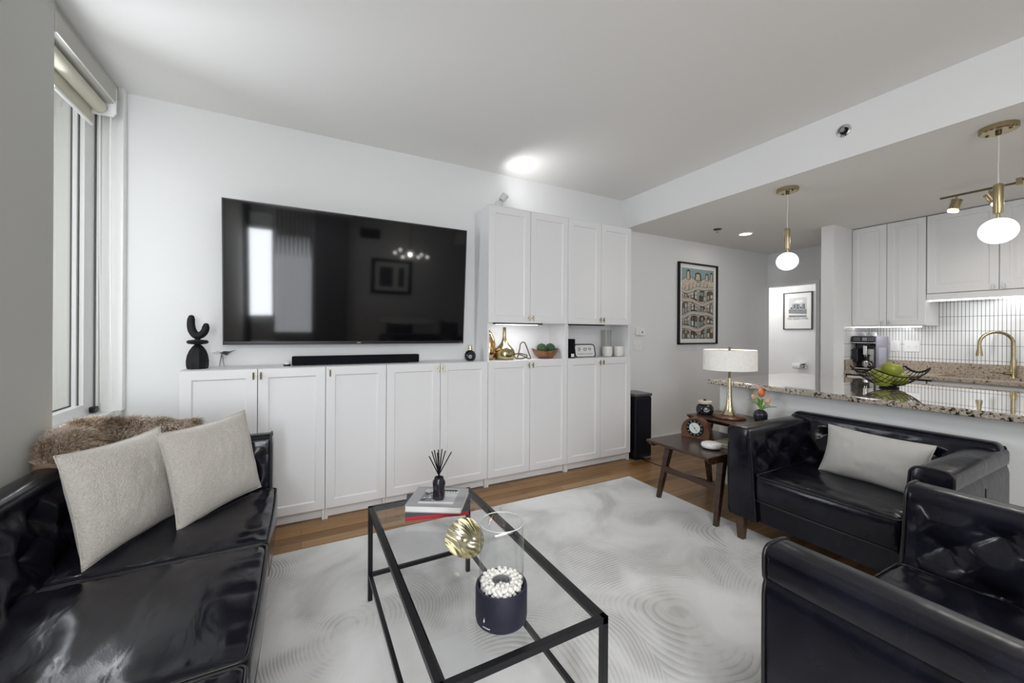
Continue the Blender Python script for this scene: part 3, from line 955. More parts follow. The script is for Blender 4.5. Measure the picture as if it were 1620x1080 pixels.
# second niche
sp_ = thing('smart_speaker', 'black cylindrical speaker with a white label at the niche edge', 'speaker', (2.262, 3.06, NZ))
obj('speaker_body', B().lathe([(0, 0), (0.043, 0), (0.045, 0.004), (0.045, 0.176), (0.042, 0.18), (0, 0.18)], 32, (2.262, 3.06, NZ)), M['fabric'], sp_)
b = B()
b.grid(lambda u, v: (2.262 + 0.0456 * math.sin(-0.45 + 0.75 * u), 3.06 - 0.0456 * math.cos(-0.45 + 0.75 * u), NZ + 0.010 + 0.030 * v), 8, 2)
obj('label', b, M['paper'], sp_)
fs_ = thing('framed_sketch', 'small rounded frame with ink sketch leaning in the unlit niche', 'picture', (2.48, 3.10, NZ), rot=(math.radians(-12), 0, 0))
def rrect(w, h, r, n=6):
    out = []
    for cx, cz, a0 in ((w - r, h - r, 0), (-w + r, h - r, 90), (-w + r, -h + r, 180), (w - r, -h + r, 270)):
        for k in range(n + 1):
            a = math.radians(a0 + 90 * k / n)
            out.append((cx + r * math.cos(a), h + cz + r * math.sin(a)))
    return out
obj('back_board', B().prism(rrect(0.122, 0.062, 0.03), 0.0, 0.010), M['paper'], fs_, local=True)
b = B()
b.tube([(x, 0.0, z) for x, z in rrect(0.124, 0.063, 0.03)], 0.0055, 8, closed=True)
obj('frame', b, M['black'], fs_, 60, local=True)
for cx, s in ((-0.066, 1.0), (-0.002, 1.1), (0.062, 0.9)):
    b = B()
    for k in range(9):
        a = k * 0.75 + cx * 40
        rr = 0.008 + 0.0014 * k
        b.tube([(cx + s * rr * math.cos(a + t * 0.8), -0.0012, 0.078 + s * rr * 0.9 * math.sin(a + t * 0.8)) for t in (0, 0.5, 1, 1.5)], 0.0012 + 0.0009 * (k % 3), 5)
    obj('sketched_face', b, M['ink'], fs_, 0, local=True)
b = B()
for k in range(26):
    x = -0.095 + 0.19 * k / 25
    b.tube([(x, -0.0012, 0.028 + 0.004 * math.sin(k * 1.9)), (x + 0.005, -0.0012, 0.033 + 0.006 * math.cos(k * 2.3))], 0.0014, 5)
obj('ink_script', b, M['ink'], fs_, 0, local=True)
for x, y, lab in ((2.735, 3.075, 'white ceramic cup in the niche in front of the glass cylinder'), (2.873, 3.06, 'white ceramic cup nearest the end of the niche')):
    q = obj('cup', B().lathe([(0, 0), (0.036, 0), (0.046, 0.008), (0.051, 0.04), (0.052, 0.085), (0.049, 0.103), (0.045, 0.103), (0.046, 0.08), (0.044, 0.04), (0.03, 0.012), (0, 0.012)], 32), M['cer'], None, 40, base=None)
    q.location = (x, y, NZ)
    tag(q, lab, 'cup', 'white cups in the niche')
gc = obj('glass_vase', B().lathe([(0, 0), (0.052, 0), (0.055, 0.003), (0.056, 0.272), (0.053, 0.272), (0.052, 0.006), (0, 0.006)], 32), clear_glass('grey_glass', (0.92, 0.92, 0.91), 0.05, 1.35), None)
gc.location = (2.80, 3.165, NZ)
tag(gc, 'tall grey glass cylinder vase behind the two white cups', 'vase')

# ================================================================== HALL
tc_ = thing('trash_can', 'tall black pedal trash can at the end of the white cabinets', 'trash can', (3.08, 3.03, 0))
b = B()
b.box(2.965, 3.19, 2.905, 3.15, 0.018, 0.635, 0.018, 3)
obj('bin_body', b, mat('bin_black', (0.005, 0.005, 0.010), 0.28, spec=0.3), tc_)
obj('base', B().box(2.970, 3.185, 2.910, 3.145, 0.0, 0.022, 0.006), M['black'], tc_)
obj('lid', B().box(2.963, 3.192, 2.903, 3.152, 0.637, 0.668, 0.008), M['brushed'], tc_)
obj('pedal', B().box(3.06, 3.15, 2.872, 2.915, 0.026, 0.034, 0.003).tube([(3.055, 2.905, 0.03), (3.06, 2.868, 0.03), (3.15, 2.868, 0.03), (3.155, 2.905, 0.03)], 0.004, 6), M['chrome'], tc_)
th = thing('thermostat', 'white thermostat on the grey hall wall above the light switch', 'thermostat', (3.345, YB, 1.305))
obj('housing', B().box(3.285, 3.330, YB - 0.030, YB, 1.265, 1.350, 0.006), M['white'], th)
obj('cover', B().box(3.325, 3.415, YB - 0.040, YB, 1.258, 1.348, 0.008), M['white'], th)
obj('display', B().box(3.355, 3.375, YB - 0.0415, YB - 0.039, 1.285, 1.306), M['g2'], th, 0)
def switch_plate(name, label, c, w, h, axis, n, group=None):
    """axis 'y': faces -y; 'x': faces -x"""
    t = thing(name, label, 'switch' if 'switch' in name else 'outlet', c, group=group)
    def bx(u0, u1, d0, d1, z0, z1, bev):
        return (B().box(c[0] + u0, c[0] + u1, c[1] - d1, c[1] - d0, c[2] + z0, c[2] + z1, bev) if axis == 'y'
                else B().box(c[0] - d1, c[0] - d0, c[1] + u0, c[1] + u1, c[2] + z0, c[2] + z1, bev))
    obj('plate', bx(-w / 2, w / 2, 0, 0.006, -h / 2, h / 2, 0.003), M['white'], t)
    for k in range(n):
        u = -w / 2 + w * (k + 0.5) / n
        if 'switch' in name:
            obj('toggle', bx(u - 0.006, u + 0.006, 0.005, 0.014, -0.014, 0.010, 0.002), M['white'], t)
        else:
            obj('socket', bx(u - 0.017, u + 0.017, 0.005, 0.0075, -0.034, 0.034, 0.002), M['cer'], t)
    return t
switch_plate('light_switch', 'white double light switch plate beside the tall cabinet', (3.325, YB, 1.148), 0.118, 0.116, 'y', 2)

# framed facade print
X0, X1, Z0, Z1 = 3.98, 4.706, 1.153, 2.150
pr = thing('framed_print', 'tall black framed print of a wavy building facade on the hall wall', 'picture', (4.343, YB, 1.65))
b = B()
fw_ = 0.018
for q in ((X0, X1, Z0, Z0 + fw_), (X0, X1, Z1 - fw_, Z1), (X0, X0 + fw_, Z0, Z1), (X1 - fw_, X1, Z0, Z1)):
    b.box(q[0], q[1], YB - 0.034, YB, q[2], q[3], 0.002)
obj('frame', b, M['black'], pr)
obj('mat_board', B().box(X0 + fw_, X1 - fw_, YB - 0.012, YB - 0.001, Z0 + fw_, Z1 - fw_), M['paper'], pr, 0)
def art(name, m, polys, y, parent):
    bb = B()
    for mi, pts in polys:
        bb.mi = mi
        bb.poly([(x, y - 0.0002 * k_, z) for x, z in pts for k_ in (art.k,)])
        art.k += 1
    me_o = obj(name, bb, m, parent, 0)
    return me_o
art.k = 0
PW, PH = 0.60, 0.865
px0, pz0 = 4.343 - PW / 2, 1.652 - PH / 2
def wv(u, lv):      # wavy floor line
    return pz0 + PH * (lv + 0.030 * math.sin(5.2 * u + lv * 14) + 0.014 * math.sin(11 * u + lv * 30))
mats = [M['sky'], M['sand'], M['stone'], M['ink'], M['pblue'], M['pbrown'], M['g1']]
P_ = [(0, [(px0, pz0), (px0 + PW, pz0), (px0 + PW, pz0 + PH), (px0, pz0 + PH)])]
K = 24
roof = [(px0 + PW * k / K, pz0 + PH * (0.80 + 0.075 * abs(math.sin(2.0 * PI * k / K * 0.9 + 0.25)))) for k in range(K + 1)]
P_.append((3, [(x, z + 0.006) for x, z in roof] + [(px0 + PW, pz0), (px0, pz0)]))
P_.append((1, roof + [(px0 + PW, pz0), (px0, pz0)]))
for u0, h0, w0 in ((0.20, 0.13, 0.040), (0.50, 0.10, 0.065), (0.78, 0.10, 0.035), (0.93, 0.12, 0.03)):
    zc = pz0 + PH * 0.84
    P_.append((3, [(px0 + PW * u0 - w0, zc), (px0 + PW * u0 + w0, zc), (px0 + PW * u0 + w0 * 0.7, zc + h0 * PH), (px0 + PW * u0, zc + h0 * PH + 0.012), (px0 + PW * u0 - w0 * 0.8, zc + h0 * PH * 0.96)]))
    P_.append((1, [(px0 + PW * u0 - w0 * 0.75, zc + 0.005), (px0 + PW * u0 + w0 * 0.6, zc + 0.005), (px0 + PW * u0 + w0 * 0.4, zc + h0 * PH * 0.9), (px0 + PW * u0 - w0 * 0.5, zc + h0 * PH * 0.88)]))
for k in range(7):      # roof tiles
    u = 0.08 + 0.115 * k
    P_.append((5, [(px0 + PW * u, wv(u, 0.72) + 0.01), (px0 + PW * (u + 0.02), wv(u, 0.72) + 0.012), (px0 + PW * (u + 0.05), wv(u, 0.80)), (px0 + PW * (u + 0.04), wv(u, 0.80))]))
levels = [0.73, 0.555, 0.365, 0.185, 0.0]
for li, lv in enumerate(levels[:-1]):
    lo = levels[li + 1]
    band = [(px0 + PW * k / K, wv(k / K, lv) if lv > 0.01 else pz0) for k in range(K + 1)]
    P_.append((3, [(x, z + 0.004) for x, z in band] + [(x, z - 0.044) for x, z in reversed(band)]))
    P_.append((2, band + [(x, z - 0.038) for x, z in reversed(band)]))
    nwin = 4
    rr = random.Random(li)
    for k in range(nwin):
        u0, u1 = (k + 0.07) / nwin, (k + 0.93) / nwin
        top = lambda u: wv(u, lv) - 0.047
        bot = lambda u: (wv(u, lo) + 0.009) if lo > 0 else pz0 + 0.004
        outer = [(px0 + PW * u0, bot(u0)), (px0 + PW * u1, bot(u1)), (px0 + PW * u1, top(u1) - 0.018), (px0 + PW * (u0 * 0.25 + u1 * 0.75), top(u1)), (px0 + PW * (u0 * 0.75 + u1 * 0.25), top(u0)), (px0 + PW * u0, top(u0) - 0.018)]
        P_.append((3 if k % 3 else 5, outer))
        nb = 2 if k % 2 else 3
        for j in range(nb):
            for v0, v1 in ((0.10, 0.50), (0.56, 0.90)):
                a, c = u0 + (u1 - u0) * (j + 0.22) / nb, u0 + (u1 - u0) * (j + 0.84) / nb
                za = lambda u, v: bot(u) + (top(u) - bot(u)) * v
                P_.append((rr.choice((4, 4, 6, 1, 5)), [(px0 + PW * a, za(a, v0)), (px0 + PW * c, za(c, v0)), (px0 + PW * c, za(c, v1)), (px0 + PW * a, za(a, v1))]))
# clamp to the printed area
P_ = [(m_, [(min(px0 + PW, max(px0, x)), min(pz0 + PH, max(pz0, z))) for x, z in p]) for m_, p in P_]
bb = B()
for k, (m_, p) in enumerate(P_):
    bb.mi = m_
    bb.poly([(x, YB - 0.0125 - 0.00004 * k, z) for x, z in p])
obj('facade_print', bb, mats, pr, 0)

# recessed light and sprinklers
rl = thing('recessed_light', 'round recessed light glowing in the hall ceiling', 'light', (4.434, 2.70, KZ))
obj('trim_ring', B().lathe([(0.062, 0), (0.090, 0), (0.086, -0.006), (0.064, -0.008), (0.060, -0.002)], 36, (4.434, 2.70, KZ)), M['trim'], rl)
obj('lens', B().lathe([(0, -0.004), (0.062, -0.004), (0.062, -0.001), (0, -0.001)], 36, (4.434, 2.70, KZ)), M['lamp_face'], rl)
area('recessed_light_glow', (4.434, 2.70, KZ - 0.012), (0, 0, -1), 0.11, 0.11, 1.3, (1, 0.95, 0.88))
sk = thing('ceiling_sprinkler', 'small dark pendent sprinkler head in the hall ceiling', 'sprinkler', (3.982, 2.735, KZ))
obj('escutcheon', B().lathe([(0, 0), (0.042, 0), (0.036, -0.008), (0.010, -0.010), (0, -0.010)], 24, (3.982, 2.735, KZ)), M['black'], sk)
obj('head', B().lathe([(0, -0.01), (0.008, -0.01), (0.008, -0.034), (0.016, -0.036), (0.016, -0.039), (0, -0.039)], 16, (3.982, 2.735, KZ)), M['steel'], sk)
sk = thing('sidewall_sprinkler', 'round chrome sprinkler in the white beam face', 'sprinkler', (XB, 1.248, 2.603))
RM = Matrix.Translation((XB, 1.248, 2.603)) @ Matrix.Rotation(-PI / 2, 4, 'Y')
obj('escutcheon', B().lathe([(0.022, 0.0), (0.042, 0.0), (0.040, 0.006), (0.030, 0.011), (0.022, 0.004)], 28).xf(RM), M['chrome'], sk)
obj('cup', B().lathe([(0, 0.0015), (0.0225, 0.0015), (0.0225, 0.001), (0, 0.001)], 24).xf(RM), M['black'], sk)
b = B()
b.lathe([(0, 0.0), (0.008, 0.0), (0.008, 0.02), (0.014, 0.022), (0.014, 0.025), (0, 0.025)], 16)
b.tube([(-0.011, 0, 0.004), (-0.011, 0, 0.019), (0, 0, 0.024), (0.011, 0, 0.019), (0.011, 0, 0.004)], 0.002, 6)
obj('head', b.xf(RM), M['steel'], sk)

# bathroom beyond the doorway
def xframe(name, label, X, y0, y1, z0, z1, fm, group=None):
    t = thing(name, label, 'picture', (X, (y0 + y1) / 2, (z0 + z1) / 2), group=group)
    b = B()
    w = 0.014
    for q in ((y0, y1, z0, z0 + w), (y0, y1, z1 - w, z1), (y0, y0 + w, z0, z1), (y1 - w, y1, z0, z1)):
        b.box(X - 0.024, X, q[0], q[1], q[2], q[3], 0.002)
    obj('frame', b, fm, t)
    obj('mat_board', B().box(X - 0.010, X - 0.001, y0 + w, y1 - w, z0 + w, z1 - w), M['paper'], t, 0)
    return t
BX = 6.72
py0, py1, qz0, qz1 = 3.075, 3.477, 1.357, 1.928
t = xframe('framed_poster', 'black framed grey river bridge poster lettered THE QUAD CITIES', BX, py0, py1, qz0, qz1, M['g3'])
cy, aw = (py0 + py1) / 2, 0.125
az0, az1 = 1.545, 1.845
pol = [(0, [(cy + aw, az0), (cy - aw, az0), (cy - aw, az1), (cy + aw, az1)])]
pol.append((1, [(cy + aw, az0), (cy - aw, az0), (cy - aw, az0 + 0.11), (cy + aw, az0 + 0.12)]))
for k in range(9):
    y = cy + aw - 0.03 - 0.022 * k
    hh = 0.03 + 0.05 * abs(math.sin(k * 2.1)) + (0.06 if k == 3 else 0)
    pol.append((1 if k % 2 else 2, [(y, az0 + 0.13), (y - 0.018, az0 + 0.13), (y - 0.018, az0 + 0.13 + hh), (y, az0 + 0.13 + hh)]))
for k in range(3):
    yy = cy + aw - 2 * aw * k / 3
    arc = [(yy - 2 * aw / 3 * j / 8, az0 + 0.105 + 0.030 * math.sin(PI * j / 8)) for j in range(9)]
    pol.append((2, arc + [(y, z - 0.010) for y, z in reversed(arc)]))
pol.append((3, [(cy + aw, az0 + 0.060), (cy - aw, az0 + 0.045), (cy - aw, az0 + 0.028), (cy + aw, az0 + 0.036)]))
for dy_, dz_, r_ in ((-0.01, 0.24, 0.030), (-0.045, 0.245, 0.024), (0.02, 0.235, 0.02)):
    pol.append((3, [(cy + dy_ + r_ * 1.3 * math.cos(a * PI / 6), az0 + dz_ + r_ * math.sin(a * PI / 6)) for a in range(12)]))
bb = B()
for k, (m_, p) in enumerate(pol):
    bb.mi = m_
    bb.poly([(BX - 0.0105 - 0.0001 * k, min(cy + aw, max(cy - aw, y)), z) for y, z in p])
obj('river_print', bb, [M['g1'], M['g2'], M['g3'], M['paper']], t, 0)
def xface_text(body, size, X, y, z, m, parent):
    off = ROOT[parent.name]
    mt = Matrix.Translation(Vector((X, y, z)) - off) @ Matrix(((0, 0, -1, 0), (-1, 0, 0, 0), (0, 1, 0, 0), (0, 0, 0, 1)))
    return text('lettering', body, size, mt, m, parent, ext=0.0008)
xface_text('THE QUAD CITIES', 0.036, BX - 0.0112, cy, 1.522, M['g3'], t)
xframe('framed_poster', 'white framed print glimpsed past the hall corner in the bathroom', BX, 3.79, 3.96, 1.62, 1.90, M['trim'])
tp = thing('toilet_roll_holder', 'chrome toilet roll holder on the bathroom wall', 'holder', (BX, 3.22, 0.80))
b = B()
b.box(BX - 0.012, BX, 3.15, 3.205, 0.775, 0.83, 0.004)
b.tube([(BX - 0.005, 3.178, 0.805), (BX - 0.065, 3.178, 0.805), (BX - 0.065, 3.31, 0.805)], 0.009, 10)
b.box(BX - 0.09, BX, 3.165, 3.30, 0.842, 0.848, 0.002)
obj('bracket', b, M['chrome'], tp)
q = obj('toilet_roll', B().lathe([(0.011, -0.05), (0.045, -0.05), (0.045, 0.05), (0.011, 0.05), (0.011, -0.05)], 28).xf(Matrix.Rotation(PI / 2, 4, 'X')), M['paper'], None)
q.location = (BX - 0.065, 3.248, 0.803)
tag(q, 'white toilet paper roll on the chrome bathroom holder', 'toilet roll')
point('bathroom_lamp', (6.25, 3.65, 1.9), 8, 0.10, (1, 0.98, 0.94))

# ================================================================== KITCHEN
def raised_door(parent, y0, y1, z0, z1, X, ky, kz):
    """raised-panel door facing -x"""
    b = B()
    def ring(i, d):
        return [b.bm.verts.new((X + d, u, z)) for u, z in ((y0 + i, z0 + i), (y1 - i, z0 + i), (y1 - i, z1 - i), (y0 + i, z1 - i))]
    rs = [ring(0, 0.02), ring(0, 0.004), ring(0.004, 0.0), ring(0.052, 0.0), ring(0.058, 0.008), ring(0.068, 0.008), ring(0.090, 0.001), ring(0.095, 0.001)]
    for p, q in zip(rs, rs[1:]):
        for k in range(4):
            b.bm.faces.new((p[k], p[(k + 1) % 4], q[(k + 1) % 4], q[k]))
    b.bm.faces.new(rs[-1]); b.bm.faces.new(rs[0][::-1])
    d = obj('door', b, M['kcab'], parent, 20)
    h = B()
    h.tube([(X, ky, kz), (X - 0.02, ky, kz)], 0.005, 8)
    h.box(X - 0.028, X - 0.018, ky - 0.006, ky + 0.006, kz - 0.018, kz + 0.018, 0.002)
    obj('handle', h, M['steel'], d)
UX = 5.25
def upper(y0, y1, z0, z1, label, kz):
    t = thing('wall_cabinet', label, 'cabinet', (5.42, (y0 + y1) / 2, (z0 + z1) / 2), group='white kitchen wall cabinets')
    obj('body', B().box(UX + 0.021, 5.60, y0, y1, z0, z1, 0.001), M['kcab'], t, 20)
    m = (y0 + y1) / 2
    raised_door(t, m + 0.002, y1 - 0.002, z0 + 0.002, z1 - 0.002, UX, m + 0.030, kz)
    raised_door(t, y0 + 0.002, m - 0.002, z0 + 0.002, z1 - 0.002, UX, m - 0.030, kz)
    return t
upper(1.462, 2.036, 1.374, 2.414, 'tall white raised-panel kitchen wall cabinet above the coffee machine', 1.405)
upper(0.570, 1.458, 1.672, 2.414, 'short white kitchen wall cabinet above the brass faucet', 1.703)
upper(-0.40, 0.566, 1.374, 2.414, 'white kitchen wall cabinet past the faucet at the frame edge', 1.405)
v_ = obj('cabinet_valance', B().box(UX + 0.012, UX + 0.030, 0.570, 1.458, 1.612, 1.670, 0.001), M['kcab'], None, 20, base=(UX, 1.0, 1.61))
tag(v_, 'white valance strip under the short kitchen wall cabinet', 'valance')
for y0, y1, x0, z, lab in ((1.50, 1.80, 5.27, 1.374, 'lit strip under the tall kitchen cabinet beside its valance end'),
                      (1.815, 2.02, 5.27, 1.374, 'lit strip under the tall kitchen cabinet above the coffee machine'),
                      (0.58, 1.452, 5.285, 1.672, 'long lit strip under the short cabinet above the faucet')):
    t = thing('under_cabinet_light', lab, 'light', (x0, (y0 + y1) / 2, z), group='under-cabinet light strips')
    if z > 1.5:
        obj('diffuser', B().box(x0, x0 + 0.012, y0, y1, 1.600, 1.618, 0.002), M['led'], t)
        obj('housing', B().box(x0, x0 + 0.012, y0, y1, 1.618, z), M['kcab'], t)
    else:
        obj('diffuser', B().box(x0, x0 + 0.03, y0, y1, z - 0.018, z - 0.008, 0.002), M['led'], t)
        obj('housing', B().box(x0, x0 + 0.03, y0, y1, z - 0.008, z), M['kcab'], t)
area('strip_glow', (5.36, 1.75, 1.345), (0.25, 0, -1), 0.06, 0.5, 1.0)
area('strip_glow_sink', (5.36, 1.0, 1.590), (0.25, 0, -1), 0.06, 0.9, 1.7)
# tiles, counter, sink
struct('wall_tile_back', B().box(5.592, 5.602, -0.5, 2.037, 1.015, 1.70), M['tile'], 0)
struct('wall_tile_side', B().box(5.08, 5.592, 2.029, 2.0375, 1.015, 1.372), M['tile'], 0)
ct = thing('kitchen_counter', 'brown granite kitchen counter with sink against the tiled wall', 'counter', (5.33, 0.9, 0.905))
b = B()
b.box(5.08, 5.15, -0.5, 2.037, 0.867, 0.905, 0.006)
b.box(5.50, 5.59, -0.5, 2.037, 0.867, 0.905, 0.002)
b.box(5.15, 5.50, -0.5, 0.40, 0.867, 0.905, 0.002)
b.box(5.15, 5.50, 1.38, 2.037, 0.867, 0.905, 0.002)
obj('worktop', b, M['granite2'], ct)
obj('upstand', B().box(5.572, 5.592, -0.5, 2.029, 0.905, 1.015, 0.002).box(5.09, 5.572, 2.010, 2.029, 0.905, 1.015, 0.002), M['granite2'], ct)
sk = obj('kitchen_sink', B().box(5.15, 5.50, 0.40, 1.38, 0.700, 0.706).box(5.15, 5.156, 0.40, 1.38, 0.706, 0.867).box(5.494, 5.50, 0.40, 1.38, 0.706, 0.867).box(5.156, 5.494, 0.40, 0.406, 0.706, 0.867).box(5.156, 5.494, 1.374, 1.38, 0.706, 0.867), M['steel'], None, 20, base=(5.32, 0.9, 0.70))
tag(sk, 'steel sink set under the brown granite counter', 'sink')
bc = thing('base_cabinet', 'white kitchen base cabinet below the brown granite counter', 'cabinet', (5.35, 0.8, 0))
obj('body', B().box(5.13, 5.598, -0.5, 2.035, 0.0, 0.699).box(5.13, 5.149, -0.5, 2.035, 0.699, 0.866).box(5.13, 5.598, 1.385, 2.035, 0.699, 0.866), M['kcab'], bc, 0)
for k in range(4):
    y1 = 2.02 - 0.61 * k
    dr = obj('drawer', B().box(5.108, 5.129, y1 - 0.60, y1, 0.69, 0.852, 0.003), M['kcab'], bc)
    dd = obj('door', B().box(5.108, 5.129, y1 - 0.60, y1, 0.09, 0.68, 0.003), M['kcab'], bc)
fc = thing('kitchen_faucet', 'tall brass gooseneck kitchen faucet in front of the white tiles', 'faucet', (5.535, 0.985, 0.905))
b = B()
b.lathe([(0, 0), (0.026, 0), (0.026, 0.006), (0.020, 0.012), (0.019, 0.15), (0.016, 0.17), (0, 0.17)], 24, (5.535, 0.985, 0.905))
A, Cc = Vector((5.535, 0.985, 0)), Vector((5.40, 1.155, 0))
hx = (Cc - A)
pts = [A + Vector((0, 0, 1.05)), A + Vector((0, 0, 1.18))]
for k in range(13):
    a = PI * k / 12
    pts.append(A + hx * (0.5 - 0.5 * math.cos(a)) + Vector((0, 0, 1.205 + 0.105 * math.sin(a))))
pts.append(Cc + Vector((0, 0, 1.175)))
b.tube(pts, 0.0125, 14)
obj('spout', b, M['brass'], fc, 50)
b = B().lathe([(0, 1.095), (0.022, 1.095), (0.021, 1.115), (0.0165, 1.15), (0.014, 1.19), (0, 1.19)], 20, (Cc.x, Cc.y, 0))
obj('spray_head', b, M['brass'], fc)
b = B()
b.tube([(5.525, 0.995, 0.945), (5.49, 1.03, 0.945)], 0.014, 12)
b.tube([(5.495, 1.025, 0.945), (5.44, 1.10, 0.952)], 0.0045, 8)
obj('lever_handle', b, M['brass'], fc)
switch_plate('wall_outlet', 'white wall outlet on the tiles right beside the coffee machine', (5.592, 1.79, 1.165), 0.075, 0.112, 'x', 1)
switch_plate('tile_switch', 'white double switch plate on the tiles between cabinet and faucet', (5.592, 1.655, 1.165), 0.118, 0.118, 'x', 2)

# coffee machine (front faces -x)
cm = thing('coffee_machine', 'black automatic espresso machine with a lilac-grey side on the counter', 'coffee machine', (5.38, 1.92, 0.905))
y0, y1, x0, x1 = 1.822, 2.014, 5.20, 5.52
z0 = 0.905
obj('housing', B().box(x0 + 0.10, x1, y0 + 0.004, y1, z0 + 0.004, z0 + 0.355, 0.008), M['blackg'], cm)
obj('side_panel', B().box(x0 + 0.03, x1, y0 - 0.004, y0 + 0.004, z0 + 0.01, z0 + 0.362, 0.003), M['purple'], cm)
obj('water_tank', B().box(x0 + 0.08, x1 - 0.06, y0 - 0.006, y0 - 0.003, z0 + 0.06, z0 + 0.24, 0.001), mat('water_tank', (0.33, 0.34, 0.42), 0.15), cm)
obj('control_panel', B().box(x0, x0 + 0.11, y0, y1 + 0.005, z0 + 0.297, z0 + 0.362, 0.010), M['blackg'], cm)
b = B()
for k in range(5):
    for j in range(2):
        b.box(x0 - 0.001, x0 + 0.001, y1 - 0.022 - 0.012 * k, y1 - 0.018 - 0.012 * k, z0 + 0.317 + 0.020 * j, z0 + 0.323 + 0.020 * j)
        b.box(x0 - 0.001, x0 + 0.001, y0 + 0.014 + 0.012 * k, y0 + 0.018 + 0.012 * k, z0 + 0.317 + 0.020 * j, z0 + 0.323 + 0.020 * j)
obj('button_icons', b, M['white'], cm, 0)
obj('display', B().box(x0 - 0.0012, x0 + 0.001, 1.885, 1.925, z0 + 0.313, z0 + 0.348), M['g2'], cm, 0)
obj('chrome_band', B().box(x0 + 0.004, x0 + 0.10, y0, y1, z0 + 0.287, z0 + 0.297, 0.003), M['chrome'], cm)
b = B()
b.tube([(x0 + 0.02, y0 + 0.006, z0 + 0.03), (x0 + 0.02, y0 + 0.006, z0 + 0.22), (x0 + 0.02, y0 + 0.020, z0 + 0.258), (x0 + 0.02, y0 + 0.10, z0 + 0.270)], 0.008, 8)
obj('front_arch', b, M['black'], cm)
obj('service_door', B().box(x0 + 0.09, x0 + 0.104, y0 + 0.012, y0 + 0.075, z0 + 0.035, z0 + 0.225, 0.003), M['silver'], cm)
b = B()
b.box(x0 + 0.03, x0 + 0.10, 1.895, 1.930, z0 + 0.165, z0 + 0.265, 0.006)
b.tube([(x0 + 0.045, 1.904, z0 + 0.165), (x0 + 0.045, 1.904, z0 + 0.145)], 0.006, 8)
b.tube([(x0 + 0.045, 1.921, z0 + 0.165), (x0 + 0.045, 1.921, z0 + 0.145)], 0.006, 8)
obj('coffee_spout', b, M['chrome'], cm)
obj('drip_tray', B().box(x0 - 0.01, x0 + 0.11, y0, y1 + 0.012, z0, z0 + 0.030, 0.004), M['black'], cm)
obj('tray_trim', B().box(x0 - 0.012, x0 - 0.008, y0 + 0.004, y1 + 0.008, z0 + 0.020, z0 + 0.028), M['chrome'], cm)
b = B()
b.box(x0 + 0.01, x0 + 0.10, y1 - 0.050, y1 - 0.004, z0 + 0.085, z0 + 0.23, 0.006)
b.tube([(x0 + 0.04, y1 + 0.0, z0 + 0.22), (x0 + 0.02, y1 + 0.022, z0 + 0.20), (x0 + 0.02, y1 + 0.015, z0 + 0.10)], 0.006, 8)
obj('milk_carafe', b, M['blackg'], cm)
q = thing('steel_mug', 'polished steel mug on the drip tray of the espresso machine', 'mug', (x0 + 0.045, 1.908, z0 + 0.030))
obj('mug_body', B().lathe([(0, 0), (0.030, 0), (0.033, 0.006), (0.033, 0.070), (0.030, 0.070), (0.030, 0.006), (0, 0.006)], 28, (x0 + 0.045, 1.908, z0 + 0.030)), M['chrome'], q)
obj('mug_handle', B().tube([(x0 + 0.04, 1.876, z0 + 0.085), (x0 + 0.035, 1.860, z0 + 0.075), (x0 + 0.035, 1.860, z0 + 0.05), (x0 + 0.04, 1.876, z0 + 0.045)], 0.004, 8), M['chrome'], q)
for yy, lab in ((1.955, 'white espresso cup upside down on the machine top, partition side'), (1.872, 'white espresso cup upside down on the machine top, faucet side')):
    q = thing('espresso_cup', lab, 'cup', (x0 + 0.12, yy, z0 + 0.362), group='cups on the espresso machine')
    obj('cup_body', B().lathe([(0, 0.042), (0.016, 0.042), (0.024, 0.030), (0.031, 0.001), (0.031, 0.0), (0.028, 0.0), (0.022, 0.026), (0, 0.036)], 24, (x0 + 0.12, yy, z0 + 0.362)), M['cupgrey'], q)
    obj('cup_handle', B().tube(circle((x0 + 0.115, yy + 0.034, z0 + 0.383), 0.011, 14, 'yz'), 0.003, 6, closed=True), M['cupgrey'], q)

# ================================================================== PENINSULA
SZ = 0.895
pn = thing('kitchen_peninsula', 'white peninsula base under the long speckled granite bar top', 'peninsula', (3.75, 0.85, 0))
obj('panel', B().box(3.216, 4.30, -0.5, 2.178, 0, SZ - 0.0405), M['wall'], pn, 0)
b = B()
b.box(3.06, 4.36, -0.5, 2.190, SZ - 0.040, SZ, 0.008, 3)
gt = obj('granite_bar_top', b, M['granite'], None, 40, base=(3.71, 0.85, SZ - 0.04))
tag(gt, 'long polished speckled granite bar top behind the leather loveseat', 'countertop')

# fruit bowl of black wire with green apples
fx, fy = 3.75, 1.232
fb = thing('fruit_bowl', 'black openwork fruit bowl with upturned ends on the granite bar', 'bowl', (fx, fy, SZ))
ca, sa = math.cos(math.radians(-28)), math.sin(math.radians(-28))
def fp(u, w, z):
    return (fx + ca * u - sa * w, fy + sa * u + ca * w, SZ + z)
def boat(s, t):      # s along -1..1, t across -1..1
    u = 0.205 * s
    z = 0.012 + 0.105 * abs(s) ** 2.2 + 0.080 * t * t * (1 - 0.55 * s * s)
    return fp(u, 0.135 * t * (1 - 0.35 * abs(s) ** 2.5), z)
b = B()
for k in range(15):
    s_ = -0.98 + 1.96 * k / 14
    b.tube([boat(s_, -1 + 2 * j / 12) for j in range(13)], 0.0022, 5)
for k in range(9):
    t_ = -1 + 2 * k / 8
    b.tube([boat(-1 + 2 * j / 20, t_) for j in range(21)], 0.0022 if abs(t_) < 1 else 0.005, 6)
for sg in (-1, 1):
    b.tube([boat(sg, -1 + 2 * j / 10) for j in range(11)], 0.006, 6)
obj('wire_basket', b, M['black'], fb, 60)
b = B()
